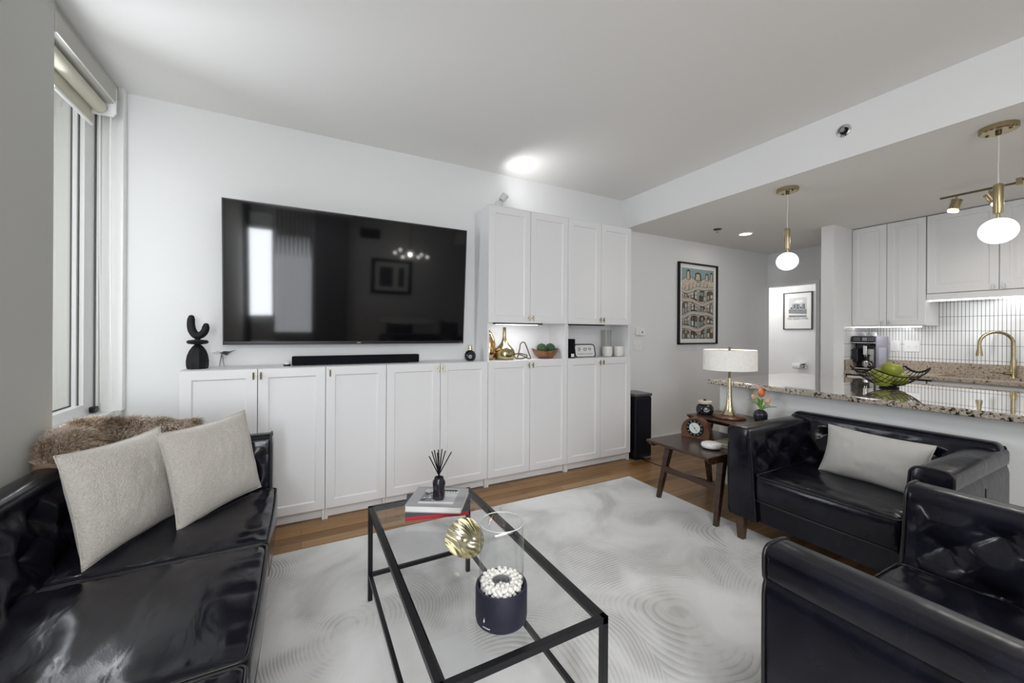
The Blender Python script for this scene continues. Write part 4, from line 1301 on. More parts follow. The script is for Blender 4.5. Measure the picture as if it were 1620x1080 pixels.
b.tube([fp(0.055 * math.cos(2 * PI * k / 20), 0.045 * math.sin(2 * PI * k / 20), 0.0055) for k in range(20)], 0.0055, 6, closed=True)
b.tube([fp(-0.05, 0, 0.0055), fp(0.05, 0, 0.0055)], 0.005, 6)
obj('foot_ring', b, M['black'], fb)
def apple(u, w, z, lab, tilt):
    p = fp(u, w, z)
    t = thing('apple', lab, 'apple', p, group='green apples in the wire bowl', rot=(tilt, 0, 0))
    prof = [(r_ * 1.36, z_ * 1.30) for r_, z_ in [(0, 0.006), (0.012, 0.001), (0.024, 0.003), (0.036, 0.016), (0.0425, 0.036), (0.042, 0.052), (0.034, 0.067), (0.020, 0.073), (0.008, 0.068), (0, 0.062)]]
    obj('flesh', B().lathe(prof, 28), M['green'], t, 60, local=True)
    obj('stem', B().tube([(0, 0, 0.080), (0.003, 0, 0.104)], 0.002, 6), M['stump'], t, local=True)
apple(-0.066, -0.012, 0.016, 'green apple low in the wire bowl, on the hall side', 0.15)
apple(0.062, -0.016, 0.016, 'green apple low in the wire bowl, on the faucet side', -0.2)
apple(0.004, 0.078, 0.040, 'green apple at the back of the wire bowl', 0.1)
apple(0.006, 0.004, 0.088, 'green apple on top of the others in the wire bowl', 0.25)

# pendants
def pendant(x, y, label):
    t = thing('pendant_lamp', label, 'pendant lamp', (x, y, KZ), group='opal globe pendants over the bar')
    b = B()
    n = 72
    rings = []
    for r, z in ((0.072, 0.0), (0.072, -0.024), (0.066, -0.030)):
        rings.append([b.bm.verts.new((x + (r + 0.0018 * math.cos(24 * 2 * PI * k / n)) * math.cos(2 * PI * k / n), y + (r + 0.0018 * math.cos(24 * 2 * PI * k / n)) * math.sin(2 * PI * k / n), KZ + z)) for k in range(n)])
    for p, q in zip(rings, rings[1:]):
        for k in range(n):
            b.bm.faces.new((p[k], p[(k + 1) % n], q[(k + 1) % n], q[k]))
    b.bm.faces.new(rings[0]); b.bm.faces.new(rings[-1][::-1])
    cp = obj('canopy', b, M['brass'], t, 30)
    for dx_, dy_ in ((0.02, 0.045), (-0.02, -0.045)):
        obj('canopy_screw', B().lathe([(0.007, -0.030), (0.007, -0.034), (0.004, -0.036), (0, -0.036)], 12, (x + dx_, y + dy_, KZ)), M['dbrass'], cp)
    s = B()
    s.lathe([(0.012, -0.030), (0.012, -0.044), (0.006, -0.048), (0, -0.048)], 16, (x, y, KZ))
    obj('cord_grip', s, M['dbrass'], cp)
    obj('cord', B().tube([(x, y, KZ - 0.03), (x + 0.004, y, KZ - 0.13), (x - 0.003, y, KZ - 0.22), (x, y, 2.10)], 0.0028, 8), mat('clear_cord', (0.62, 0.62, 0.60), 0.3), t)
    obj('stem', B().lathe([(0, 2.108), (0.010, 2.108), (0.0185, 2.102), (0.020, 2.095), (0.020, 1.955), (0.017, 1.944), (0.007, 1.942), (0.007, 1.918), (0, 1.918)], 24, (x, y, 0)), M['brass'], t)
    prof = [(0.0735 * math.sin(PI * k / 20), 1.850 + 0.069 * math.cos(PI * k / 20)) for k in range(21)]
    prof[0] = (0, prof[0][1]); prof[-1] = (0, prof[-1][1])
    obj('globe', B().lathe(prof, 40, (x, y, 0)), M['globe'], t, 80)
    return t
pendant(3.345, 1.708, 'opal globe pendant with brass stem at the hall end of the bar')
pendant(3.352, 0.652, 'opal globe pendant with brass stem in front of the track light')

# track light
tl = thing('track_light', 'brass rail track light with spot heads under the kitchen ceiling', 'track light', (4.45, 0.75, KZ))
RX, RZ = 4.45, 2.358
rl_ = obj('rail', B().tube([(RX, 1.160, RZ), (RX, 0.775, RZ)], 0.008, 10).tube([(RX, 0.76, RZ + 0.018), (RX, 0.20, RZ + 0.018)], 0.008, 10), M['dbrass'], tl)
obj('connector', B().box(RX - 0.014, RX + 0.014, 0.755, 0.785, RZ - 0.018, RZ + 0.032, 0.003), M['brass'], tl)
obj('ceiling_mount', B().lathe([(0, 0), (0.06, 0), (0.06, -0.02), (0, -0.02)], 24, (RX, 0.48, KZ)).tube([(RX, 0.48, KZ - 0.015), (RX, 0.48, RZ + 0.018)], 0.008, 10), M['brass'], tl)
def spot(y, zt, d, parent):
    p0 = Vector((RX, y, zt - 0.006))
    p1 = p0 + Vector((0, 0, -0.040))
    h = B()
    h.tube([p0, p1], 0.007, 8)
    Mx = Matrix.Translation(p1) @ Vector(d).to_track_quat('Z', 'Y').to_matrix().to_4x4()
    h2 = B().lathe([(0, -0.012), (0.0325, -0.012), (0.0325, -0.004), (0.030, -0.002), (0.030, 0.062), (0.026, 0.064), (0, 0.060)], 24).xf(Mx)
    s_ = obj('spot_head', h2, M['brass'], parent)
    obj('spot_stem', h, M['brass'], s_)
    obj('spot_lens', B().lathe([(0.0, 0.064), (0.028, 0.064), (0.0315, 0.068), (0.030, 0.080), (0, 0.084)], 24).xf(Mx), M['lamp_face'], s_)
spot(1.072, RZ, (-0.12, 0.22, -0.95), tl)
spot(0.905, RZ, (0.1, -0.45, -0.9), tl)
spot(0.52, RZ + 0.018, (-0.2, 0.1, -0.95), tl)
for k_, (y_, d_) in enumerate(((1.065, (-0.12, 0.22, -0.95)), (0.885, (0.1, -0.45, -0.9)), (0.52, (-0.2, 0.1, -0.95)))):
    area('track_spot_beam', (RX + d_[0] * 0.14, y_ + d_[1] * 0.13, RZ - 0.145), d_, 0.05, 0.05, 2.2, (1, 0.96, 0.90))

# ================================================================== SIDE TABLE GROUP
st = thing('side_table', 'dark walnut two-tier step side table beside the loveseat', 'side table', (2.75, 1.92, 0))
LZ, UZ = 0.470, 0.620
obj('tabletop', B().box(2.335, 3.06, 1.662, 2.186, LZ - 0.020, LZ, 0.006), M['walnut'], st)
for ya, yb in ((1.668, 1.690), (2.158, 2.180)):
    obj('apron', B().prism([(2.345, LZ - 0.021), (2.385, LZ - 0.052), (3.03, LZ - 0.052), (3.05, LZ - 0.021)], ya, yb, 'xzy'), M['walnut'], st)
obj('upper_shelf', B().prism([(2.790, UZ - 0.006), (2.800, UZ), (3.190, UZ), (3.196, UZ - 0.006), (3.19, UZ - 0.034), (2.830, UZ - 0.038)], 1.655, 2.185, 'xzy', 0.004), M['walnut'], st)
for y in (1.70, 2.14):
    obj('shelf_post', B().bar((3.02, y, LZ - 0.001), (3.06, y, UZ - 0.036), 0.016, 0.018), M['walnut'], st)
for fx_, fy_, fz_, tx_, ty_, lab in ((2.420, 1.660, 0.012, 2.545, 1.700, None), (2.448, 2.160, 0.012, 2.545, 2.130, None), (3.055, 2.150, 0.0, 2.96, 2.130, None), (3.055, 1.675, 0.0, 2.96, 1.705, None)):
    obj('leg', B().bar((fx_, fy_, fz_), (tx_, ty_, LZ - 0.021), 0.014, 0.024), M['walnut'], st, 20)
for xx, zz in ((2.487, 0.235), (3.000, 0.250)):
    bb = B()
    pl = [(1.685, zz - 0.026), (1.92, zz - 0.016), (2.15, zz - 0.026), (2.15, zz + 0.026), (1.92, zz + 0.016), (1.685, zz + 0.026)]
    bb.prism(pl, xx - 0.009, xx + 0.009, 'yzx')
    obj('stretcher', bb, M['walnut'], st, 20)
# table lamp
tx, ty = 2.985, 1.940
tlp = thing('table_lamp', 'brass trumpet table lamp with a round white linen drum shade', 'lamp', (tx, ty, UZ))
obj('wood_base', B().lathe([(0, 0), (0.110, 0), (0.118, 0.006), (0.116, 0.013), (0.105, 0.020), (0, 0.022)], 44, (tx, ty, UZ)), M['cherry'], tlp)
obj('brass_stem', B().lathe([(0, 0.0215), (0.052, 0.0215), (0.054, 0.026), (0.047, 0.036), (0.034, 0.066), (0.026, 0.105), (0.020, 0.16), (0.0155, 0.23), (0.0125, 0.312), (0, 0.312)], 36, (tx, ty, UZ)), M['gold'], tlp)
obj('neck', B().lathe([(0, 0.312), (0.009, 0.312), (0.009, 0.40), (0, 0.40)], 16, (tx, ty, UZ)), M['dbrass'], tlp)
obj('lamp_shade', B().lathe([(0.186, 0.378), (0.190, 0.378), (0.190, 0.535), (0.186, 0.535), (0.186, 0.378)], 56, (tx, ty, UZ)), M['shade'], tlp)
b = B()
for k in range(3):
    a = 2 * PI * k / 3
    b.tube([(tx, ty, UZ + 0.53), (tx + 0.187 * math.cos(a), ty + 0.187 * math.sin(a), UZ + 0.528)], 0.003, 6)
b.tube([(tx, ty, UZ + 0.40), (tx, ty, UZ + 0.53)], 0.004, 8)
obj('shade_spider', b, M['dbrass'], tlp)
obj('finial', B().lathe([(0, 0.53), (0.008, 0.53), (0.009, 0.545), (0.007, 0.556), (0, 0.557)], 14, (tx, ty, UZ)), M['dbrass'], tlp)
obj('bulb', B().ico((tx, ty, UZ + 0.455), 0.03, 2), M['globe'], tlp, 80)
point('table_lamp_bulb', (tx + 0.05, ty, UZ + 0.44), 1.6, 0.03, (1, 0.93, 0.82))
# candle jar
cj = thing('candle_jar', 'round black candle jar with a cream lid on the side table', 'candle', (2.940, 2.122, UZ))
cx_, cy_ = 2.940, 2.122
obj('jar_body', B().lathe([(0, 0), (0.052, 0), (0.063, 0.010), (0.067, 0.034), (0.064, 0.060), (0.054, 0.075), (0.048, 0.079), (0.048, 0.086), (0, 0.086)], 40, (cx_, cy_, UZ)), M['blackg'], cj)
ld = obj('lid', B().lathe([(0, 0.086), (0.053, 0.086), (0.055, 0.089), (0.055, 0.104), (0.050, 0.108), (0, 0.110)], 40, (cx_, cy_, UZ)), M['candle'], cj)
obj('lid_knob', B().lathe([(0, 0.109), (0.010, 0.109), (0.012, 0.116), (0.008, 0.121), (0, 0.122)], 16, (cx_, cy_, UZ)), M['black'], ld)
b = B()
rr = random.Random(3)
for row, zz, wd in ((0, 0.052, 0.040), (1, 0.040, 0.055), (2, 0.028, 0.048)):
    a = -2.42 - wd * 4
    while a < -2.42 + wd * 6:
        da = 0.05 + 0.10 * rr.random()
        rad_ = 0.0672 + (0.0004 if zz < 0.05 else -0.0008)
        b.grid(lambda u, v: (cx_ + rad_ * math.cos(a + da * u), cy_ + rad_ * math.sin(a + da * u), UZ + zz + 0.005 * v), 3, 1)
        a += da + 0.05
obj('label_marks', b, M['paper'], cj, 0)
# mantel clock
ck = thing('mantel_clock', 'arched wooden mantel clock with a round black-ringed dial', 'clock', (2.715, 2.030, LZ), rotz=math.radians(-74))
arc = [(0.106, 0.0), (0.106, 0.055)] + [(0.106 * math.cos(a), 0.052 + 0.108 * math.sin(a)) for a in [PI * k / 22 for k in range(1, 22)]] + [(-0.106, 0.055), (-0.106, 0.0)]
obj('case', B().prism(arc, -0.032, 0.032, 'xzy', 0.004), M['cherry'], ck, local=True)
FM = Matrix.Translation((0, -0.032, 0.082)) @ Matrix.Rotation(PI / 2, 4, 'X')
obj('dial_ring', B().lathe([(0.0, 0.0), (0.066, 0.0), (0.066, 0.004), (0.060, 0.008), (0.0405, 0.006), (0, 0.006)], 40).xf(FM), M['black'], ck, local=True)
obj('dial', B().lathe([(0, 0.0075), (0.041, 0.0075), (0.041, 0.006), (0, 0.006)], 40).xf(FM), M['dial'], ck, local=True)
b = B()
for k in range(12):
    a = 2 * PI * k / 12
    c_, s_ = math.sin(a), math.cos(a)
    b.bar((0.048 * c_, 0.048 * s_, 0.0078), (0.058 * c_, 0.058 * s_, 0.0090), 0.0011, 0.0011)
obj('hour_marks', b.xf(FM), M['dial'], ck, 0, local=True)
b = B()
b.tube([(0.010, -0.012, 0.009), (-0.020, 0.026, 0.009)], [0.0014, 0.0008], 6)
b.tube([(-0.006, 0.008, 0.0095), (0.022, -0.026, 0.0095)], [0.0016, 0.0008], 6)
b.lathe([(0, 0.0115), (0.004, 0.0115), (0.004, 0.0075), (0, 0.0075)], 12)
obj('clock_hands', b.xf(FM), M['black'], ck, local=True)
# white puck
wp = thing('sound_machine', 'round white ribbed sound machine at the front of the side table', 'speaker', (2.560, 1.795, LZ))
n = 90
b = B()
rings = []
for r, z, am in ((0.046, 0.005, 0), (0.060, 0.009, 0.012), (0.0655, 0.018, 0.02), (0.0655, 0.028, 0.02), (0.060, 0.038, 0.01), (0.046, 0.043, 0), (0.02, 0.0445, 0)):
    rings.append([b.bm.verts.new((2.560 + r * (1 + am * math.cos(45 * 2 * PI * k / n)) * math.cos(2 * PI * k / n), 1.795 + r * (1 + am * math.cos(45 * 2 * PI * k / n)) * math.sin(2 * PI * k / n), LZ + z)) for k in range(n)])
for p, q in zip(rings, rings[1:]):
    for k in range(n):
        b.bm.faces.new((p[k], p[(k + 1) % n], q[(k + 1) % n], q[k]))
b.bm.faces.new(rings[-1]); b.bm.faces.new(rings[0][::-1])
obj('ribbed_body', b, M['white'], wp, 25)
obj('foot', B().lathe([(0, 0), (0.048, 0), (0.050, 0.008), (0, 0.008)], 32, (2.560, 1.795, LZ)), M['black'], wp)
# books standing between table tiers
for k, (lab, cm_, h_, x_) in enumerate((('thin pale book lying on the side table, half behind the loveseat arm', M['candle'], 0.014, 2.78), ('grey-green book lying atop the pale book on the side table', mat('olive_cover', (0.16, 0.17, 0.11), 0.6), 0.018, 2.79))):
    zb = LZ + (0 if k == 0 else 0.0145)
    t = thing('book', lab, 'book', (x_, 1.76, zb), rotz=math.radians(8 - 6 * k), group='books on the side table')
    obj('cover', B().box(-0.135, 0.135, -0.085, 0.085, 0, 0.002).box(-0.135, 0.135, -0.085, 0.085, h_ - 0.002, h_).box(-0.135, 0.135, 0.083, 0.085, 0, h_), cm_, t, 0, local=True)
    obj('pages', B().box(-0.130, 0.130, -0.081, 0.082, 0.002, h_ - 0.002), M['paper'], t, 0, local=True)
# tulips in a small ribbed vase
vx, vy = 3.035, 1.728
tv_ = thing('vase', 'small dark ribbed glass vase holding three tulips', 'vase', (vx, vy, UZ))
n = 60
b = B()
rings = []
for r, z in ((0.030, 0), (0.038, 0.006), (0.0455, 0.035), (0.046, 0.058), (0.040, 0.078), (0.026, 0.090), (0.020, 0.094), (0.016, 0.094), (0.018, 0.08)):
    rings.append([b.bm.verts.new((vx + (r * (1 + 0.02 * math.cos(20 * 2 * PI * k / n))) * math.cos(2 * PI * k / n), vy + (r * (1 + 0.02 * math.cos(20 * 2 * PI * k / n))) * math.sin(2 * PI * k / n), UZ + z)) for k in range(n)])
for p, q in zip(rings, rings[1:]):
    for k in range(n):
        b.bm.faces.new((p[k], p[(k + 1) % n], q[(k + 1) % n], q[k]))
b.bm.faces.new(rings[0][::-1]); b.bm.faces.new(rings[-1])
obj('vase_body', b, mat('smoky_vase', (0.02, 0.02, 0.032), 0.15), tv_, 60)
def tulip(lab, dx_, dy_, zt, r, m_, leaves):
    base = Vector((vx, vy, UZ + 0.085))
    top = Vector((vx + dx_, vy + dy_, UZ + zt))
    t = thing('tulip', lab, 'flower', base, group='tulips in the ribbed vase')
    mid = (base + top) / 2 + Vector((dx_ * 0.25, dy_ * 0.25, 0.0)) * -1
    obj('stem', B().tube(spline([base, mid, top], 5), 0.0026, 8), M['leaf'], t, 60)
    b = B()
    prof = [(0, 0), (r * 0.55, r * 0.10), (r * 0.95, r * 0.7), (r, r * 1.25), (r * 0.78, r * 2.0), (r * 0.45, r * 2.55), (r * 0.2, r * 2.7), (0, r * 2.4)]
    b.lathe(prof, 24)
    for v in b.bm.verts:
        a = math.atan2(v.co.y, v.co.x)
        f = 1 + 0.10 * math.cos(3 * a) * min(1, v.co.z / r)
        v.co.x *= f; v.co.y *= f
        v.co.z += 0.12 * r * math.cos(3 * a) * max(0, v.co.z / (2.5 * r))
    b.xf(Matrix.Translation(top - Vector((0, 0, 0.002))) @ Vector((dx_, dy_, 0.10)).to_track_quat('Z', 'Y').to_matrix().to_4x4())
    obj('bloom', b, m_, t, 60)
    for a, ln, h_ in leaves:
        b = B()
        d_ = Vector((math.cos(a), math.sin(a), 0))
        sd = Vector((-math.sin(a), math.cos(a), 0))
        def lf(u, v):
            w_ = 0.011 * math.sin(PI * min(1, 0.12 + 0.88 * u)) * (v - 0.5) * 2
            return base + d_ * (ln * u ** 1.3) + sd * w_ + Vector((0, 0, h_ * math.sin(PI * 0.55 * u) + 0.004 * (abs(v - 0.5) * 2)))
        b.grid(lf, 10, 2)
        o_ = obj('leaf', b, M['leaf'], t, 60)
        sm = o_.modifiers.new('thickness', 'SOLIDIFY')
        sm.thickness = 0.0012
tulip('large orange tulip standing tallest in the small dark vase', 0.012, 0.002, 0.190, 0.0245, M['orange'], [(2.5, 0.055, 0.06), (-0.6, 0.07, 0.04), (-1.9, 0.03, 0.09)])
tulip('slim peach tulip leaning toward the lamp in the small dark vase', -0.024, 0.030, 0.168, 0.0150, M['peach'], [(2.1, 0.085, 0.075), (1.2, 0.04, 0.09)])
tulip('peach tulip leaning toward the loveseat in the small dark vase', 0.018, -0.030, 0.142, 0.0190, M['peach'], [(-1.0, 0.10, 0.035), (-2.6, 0.04, 0.08)])
# cord along the floor
pc = obj('power_cord', B().tube([(3.05, 2.93, 0.0035), (3.06, 2.70, 0.0035), (3.10, 2.35, 0.0035), (3.165, 2.15, 0.0035)], 0.0035, 6), M['black'])
tag(pc, 'thin black cord lying on the wooden floor behind the side table', 'cord')

# ================================================================== RUG AND COFFEE TABLE
RZT = 0.012
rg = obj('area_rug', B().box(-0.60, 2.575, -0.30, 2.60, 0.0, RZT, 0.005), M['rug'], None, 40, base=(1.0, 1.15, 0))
tag(rg, 'large pale grey carved-pile rug under the coffee table', 'rug')
TX0, TX1, TY0, TY1, TT = 0.279, 0.793, 0.880, 1.966, 0.453
ctb = thing('coffee_table', 'black metal framed coffee table with a smoked clear glass top', 'coffee table', (0.536, 1.42, RZT))
w = 0.020
for x in (TX0, TX1 - w):
    for y in (TY0, TY1 - w):
        obj('leg', B().box(x, x + w, y, y + w, RZT, TT - w, 0.001), M['black'], ctb, 20)
b = B()
for q in ((TX0, TX1, TY0, TY0 + w), (TX0, TX1, TY1 - w, TY1), (TX0, TX0 + w, TY0, TY1), (TX1 - w, TX1, TY0, TY1)):
    b.box(*q, TT - w, TT, 0.001)
for q in ((TX0 + w, TX1 - w, TY0 + w, TY0 + w + 0.008), (TX0 + w, TX1 - w, TY1 - w - 0.008, TY1 - w), (TX0 + w, TX0 + w + 0.008, TY0 + w, TY1 - w), (TX1 - w - 0.008, TX1 - w, TY0 + w, TY1 - w)):
    b.box(*q, TT - w, TT - 0.0085)
obj('top_frame', b, M['black'], ctb, 20)
b = B()
for q in ((TX0 + w, TX1 - w, TY0 + 0.002, TY0 + w - 0.002), (TX0 + w, TX1 - w, TY1 - w + 0.002, TY1 - 0.002), (TX0 + 0.002, TX0 + w - 0.002, TY0 + w, TY1 - w), (TX1 - w + 0.002, TX1 - 0.002, TY0 + w, TY1 - w)):
    b.box(*q, 0.122, 0.140, 0.001)
obj('stretcher_frame', b, M['black'], ctb, 20)
obj('glass_top', B().box(TX0 + w, TX1 - w, TY0 + w, TY1 - w, TT - 0.0085, TT - 0.0005), clear_glass('table_glass', (0.945, 0.95, 0.95), 0.0, 1.45), ctb, 0)
GT = TT - 0.0005

# books
rbk = thing('book', 'red and slate hardcover book, bottom of the coffee table stack', 'book', (0.566, 1.812, GT), rotz=math.radians(-15), group='coffee table books')
obj('cover', B().box(-0.140, 0.140, -0.115, 0.115, 0, 0.0025).box(-0.140, 0.140, 0.112, 0.115, 0, 0.028), M['red'], rbk, 0, local=True)
obj('pages', B().box(-0.138, 0.138, -0.112, 0.112, 0.0025, 0.017), M['red'], rbk, 0, local=True)
obj('top_board', B().box(-0.140, 0.140, -0.115, 0.115, 0.017, 0.028), M['slate'], rbk, 0, local=True)
gb = thing('book', 'thick grey photo-covered book on top of the red book', 'book', (0.567, 1.790, GT + 0.028), rotz=math.radians(-31), group='coffee table books')
HB = 0.030
obj('cover', B().box(-0.126, 0.126, -0.108, 0.108, 0, 0.003).box(-0.126, 0.126, -0.108, 0.108, HB - 0.003, HB).box(-0.126, 0.126, 0.105, 0.108, 0, HB), M['greycover'], gb, 0, local=True)
obj('pages', B().box(-0.123, 0.123, -0.105, 0.105, 0.003, HB - 0.003), M['paper'], gb, 0, local=True)
bb = B()
def bq(mi, x0, x1, y0, y1, k):
    bb.mi = mi
    z = HB + 0.0002 + 0.00008 * k
    bb.poly([(x0, y0, z), (x1, y0, z), (x1, y1, z), (x0, y1, z)])
bq(0, -0.075, 0.085, -0.085, 0.085, 0)
bq(1, -0.075, -0.005, -0.060, 0.055, 1)
bq(3, -0.075, 0.085, -0.075, -0.062, 2)
bq(2, 0.0, 0.08, 0.062, 0.078, 3)
bq(3, -0.075, 0.085, 0.050, 0.058, 3)
rr = random.Random(5)
for k in range(22):
    x, y = rr.uniform(-0.07, -0.015), rr.uniform(-0.055, 0.05)
    bq(rr.choice((2, 3, 0)), x, x + rr.uniform(0.006, 0.02), y, y + rr.uniform(0.004, 0.014), 4 + k)
for k in range(10):
    x = 0.012 + 0.0065 * k
    bq(2, x, x + 0.0045, 0.064 - 0.02 * (k % 2), 0.074 - 0.02 * (k % 2), 30 + k)
obj('cover_photo', bb, [M['g1'], M['g2'], M['ink'], M['paper']], gb, 0, local=True)

# reed diffuser
DZ = GT + 0.028 + HB + 0.002
dv = thing('diffuser_bottle', 'dark wavy diffuser bottle standing on the grey book', 'diffuser', (0.560, 1.760, DZ))
b = B()
n = 48
rings = []
for r, z in ((0.024, 0), (0.0285, 0.006), (0.027, 0.020), (0.024, 0.038), (0.0245, 0.052), (0.0285, 0.070), (0.0275, 0.084), (0.021, 0.093), (0.022, 0.098), (0.019, 0.100), (0.017, 0.098), (0.017, 0.080)):
    rings.append([b.bm.verts.new((0.560 + (r + 0.0022 * math.sin(4 * 2 * PI * k / n + z * 60) * min(1, (0.1 - z) / 0.03)) * math.cos(2 * PI * k / n), 1.760 + (r + 0.0022 * math.sin(4 * 2 * PI * k / n + z * 60) * min(1, (0.1 - z) / 0.03)) * math.sin(2 * PI * k / n), DZ + z)) for k in range(n)])
for p, q in zip(rings, rings[1:]):
    for k in range(n):
        b.bm.faces.new((p[k], p[(k + 1) % n], q[(k + 1) % n], q[k]))
b.bm.faces.new(rings[0][::-1]); b.bm.faces.new(rings[-1])
obj('bottle_body', b, mat('dark_glaze', (0.03, 0.026, 0.035), 0.16, 0.3), dv, 60)
for k, (u, h_, w_) in enumerate(((-0.046, 0.195, 0.0), (-0.036, 0.214, 0.01), (-0.020, 0.226, -0.01), (-0.006, 0.222, 0.012), (0.000, 0.198, -0.012), (0.012, 0.226, 0.008), (0.030, 0.222, -0.006), (0.056, 0.214, 0.004), (-0.012, 0.205, 0.02))):
    b0 = Vector((0.560 - 0.012 * (u / 0.05) * 0.88, 1.760 + 0.012 * (u / 0.05) * 0.47, DZ + 0.085))
    b1 = Vector((0.560 + u * 0.883 + w_ * 0.47, 1.760 - u * 0.47 + w_ * 0.883, DZ + h_))
    rd = obj('diffuser_reed', B().tube([b0, b1], 0.0026, 7), M['black'], None, 40, base=b0)
    tag(rd, 'black reed stick fanned out of the dark diffuser bottle', 'reed', 'reeds in the diffuser bottle')

# gold shell bowl on a small foot
sh_ = thing('shell_dish', 'gold ribbed shell dish tilted on a small foot on the glass table', 'dish', (0.522, 1.385, GT))
b = B()
NU, NV = 110, 34
def shell(off):
    def f(u, v):
        a = 2 * PI * u
        rr_ = v ** 0.85
        x = 0.082 * rr_ * math.cos(a) * (1 + 0.14 * math.cos(a))
        y = 0.066 * rr_ * math.sin(a)
        z = -0.050 * (1 - rr_ ** 2.2) + 0.010 * rr_ * math.cos(a)
        rib = 0.0013 * math.sin(330 * y + 1.6 * math.sin(60 * x) + 2.0 * noise.noise(Vector((x * 30, y * 30, 0)))) * min(1, v * 1.5)
        return Vector((x, y, z + rib + off))
    return f
b.grid(shell(0.0), NU, NV, wrap_u=True)
nv_ = len(b.bm.verts)
b2f = shell(-0.006)
b.grid(lambda u, v: b2f(u, v) * 1.0 + Vector((0, 0, -0.001)), NU, NV, wrap_u=True)
b.bm.verts.ensure_lookup_table()
for k in range(NU):
    k2 = (k + 1) % NU
    try:
        b.bm.faces.new((b.bm.verts[k * (NV + 1) + NV], b.bm.verts[k2 * (NV + 1) + NV], b.bm.verts[nv_ + k2 * (NV + 1) + NV], b.bm.verts[nv_ + k * (NV + 1) + NV]))
    except Exception:
        pass
bmesh.ops.remove_doubles(b.bm, verts=b.bm.verts, dist=1e-5)
nrm = Vector((-0.50, -0.50, 0.70)).normalized()
ax = Vector((0.62, 0.0, -0.75))
ax = (ax - nrm * ax.dot(nrm)).normalized()
ay = nrm.cross(ax)
SM = Matrix.Translation((0.527, 1.368, GT + 0.074)) @ Matrix((ax, ay, nrm)).transposed().to_4x4()
obj('shell_body', b.xf(SM), M['shellgold'], sh_, 70)
b = B()
b.lathe([(0, 0), (0.026, 0), (0.028, 0.003), (0.010, 0.010), (0.007, 0.030), (0.012, 0.047), (0, 0.050)], 24, (0.545, 1.405, GT))
obj('foot', b, M['shellgold'], sh_)

# tabletop fire bowl: dark base, glass cylinder, pebbles
FX, FY_ = 0.514, 1.022
fbw = thing('fire_bowl', 'dark round tabletop fire bowl with a clear glass cylinder', 'fire bowl', (FX, FY_, GT))
obj('base', B().lathe([(0, 0), (0.068, 0), (0.073, 0.004), (0.0748, 0.014), (0.0748, 0.094), (0.0735, 0.100), (0.071, 0.1015), (0.0665, 0.099), (0.065, 0.085), (0.0, 0.085)], 56, (FX, FY_, GT)), M['navy'], fbw)
obj('glass_cylinder', B().lathe([(0.0615, 0.0855), (0.0645, 0.0855), (0.0645, 0.276), (0.063, 0.2775), (0.0615, 0.276), (0.0615, 0.0855)], 56, (FX, FY_, GT)), M['glass'], fbw)
obj('glass_rim', B().tube(circle((FX, FY_, GT + 0.277), 0.063, 48), 0.0016, 8, closed=True), mat('glass_edge', (0.55, 0.57, 0.57), 0.1), fbw)
obj('burner_cup', B().lathe([(0.0, 0.0862), (0.024, 0.0862), (0.024, 0.108), (0.027, 0.108), (0.027, 0.085), (0, 0.085)], 32, (FX, FY_, GT)), M['steel'], fbw)
em = B()
ea = math.radians(-90 - 28 - 38)
ed = Vector((math.cos(ea), math.sin(ea), 0))
es = Vector((-math.sin(ea), math.cos(ea), 0))
def ep(u, z):
    a = ea + u / 0.0752
    return (FX + 0.0752 * math.cos(a), FY_ + 0.0752 * math.sin(a), GT + z)
em.poly([ep(0, 0.026), ep(0.0032, 0.031), ep(0.0026, 0.036), ep(0.0006, 0.042), ep(0, 0.036), ep(-0.003, 0.031)])
for k in range(6):
    u = -0.004 + 0.0042 * k
    em.poly([ep(u, 0.0135), ep(u + 0.0028, 0.0135), ep(u + 0.0028, 0.0165), ep(u, 0.0165)])
obj('maker_mark', em, M['cer'], fbw, 0)
rr = random.Random(11)
pm = []
for k in range(4):
    b = B().ico((0, 0, 0), 1.0, 2)
    for v in b.bm.verts:
        v.co *= 0.92 + 0.20 * noise.noise(v.co * 0.9 + Vector((k * 7.3, 0, 0)))
    me = bpy.data.meshes.new('pebble')
    for f in b.bm.faces:
        f.smooth = True
    b.bm.to_mesh(me); b.bm.free()
    me.materials.append(M['pebble'])
    pm.append(me)
cnt = 0
for layer, zz in enumerate((0.092, 0.1015, 0.1095)):
    for ring, nr in ((0.0350, 13), (0.0450, 16), (0.0545, 20)):
        if layer == 0 and ring < 0.05:
            continue
        for k in range(nr):
            a = 2 * PI * (k + 0.5 * layer + rr.uniform(-0.15, 0.15)) / nr
            r_ = ring + rr.uniform(-0.0012, 0.0012)
            o = bpy.data.objects.new('pebble', rr.choice(pm))
            o.location = (FX + r_ * math.cos(a), FY_ + r_ * math.sin(a), GT + zz + rr.uniform(-0.0015, 0.0015))
            s = rr.uniform(0.0068, 0.0090)
            o.scale = (s * rr.uniform(0.9, 1.05), s, s * 0.85)
            o.rotation_euler = (rr.uniform(0, 6), rr.uniform(0, 6), rr.uniform(0, 6))
            COL.objects.link(o)
            tag(o, 'small white pebble piled in the fire bowl around its burner', 'pebble', 'white pebbles in the fire bowl')
            cnt += 1
for k in range(5):
    o = bpy.data.objects.new('pebble', pm[k % 4])
    o.location = (FX + 0.010 * math.cos(k * 1.3), FY_ + 0.010 * math.sin(k * 1.3), GT + 0.0925)
    o.scale = (0.0065, 0.006, 0.0055)
    COL.objects.link(o)
    tag(o, 'small white pebble piled in the fire bowl around its burner', 'pebble', 'white pebbles in the fire bowl')

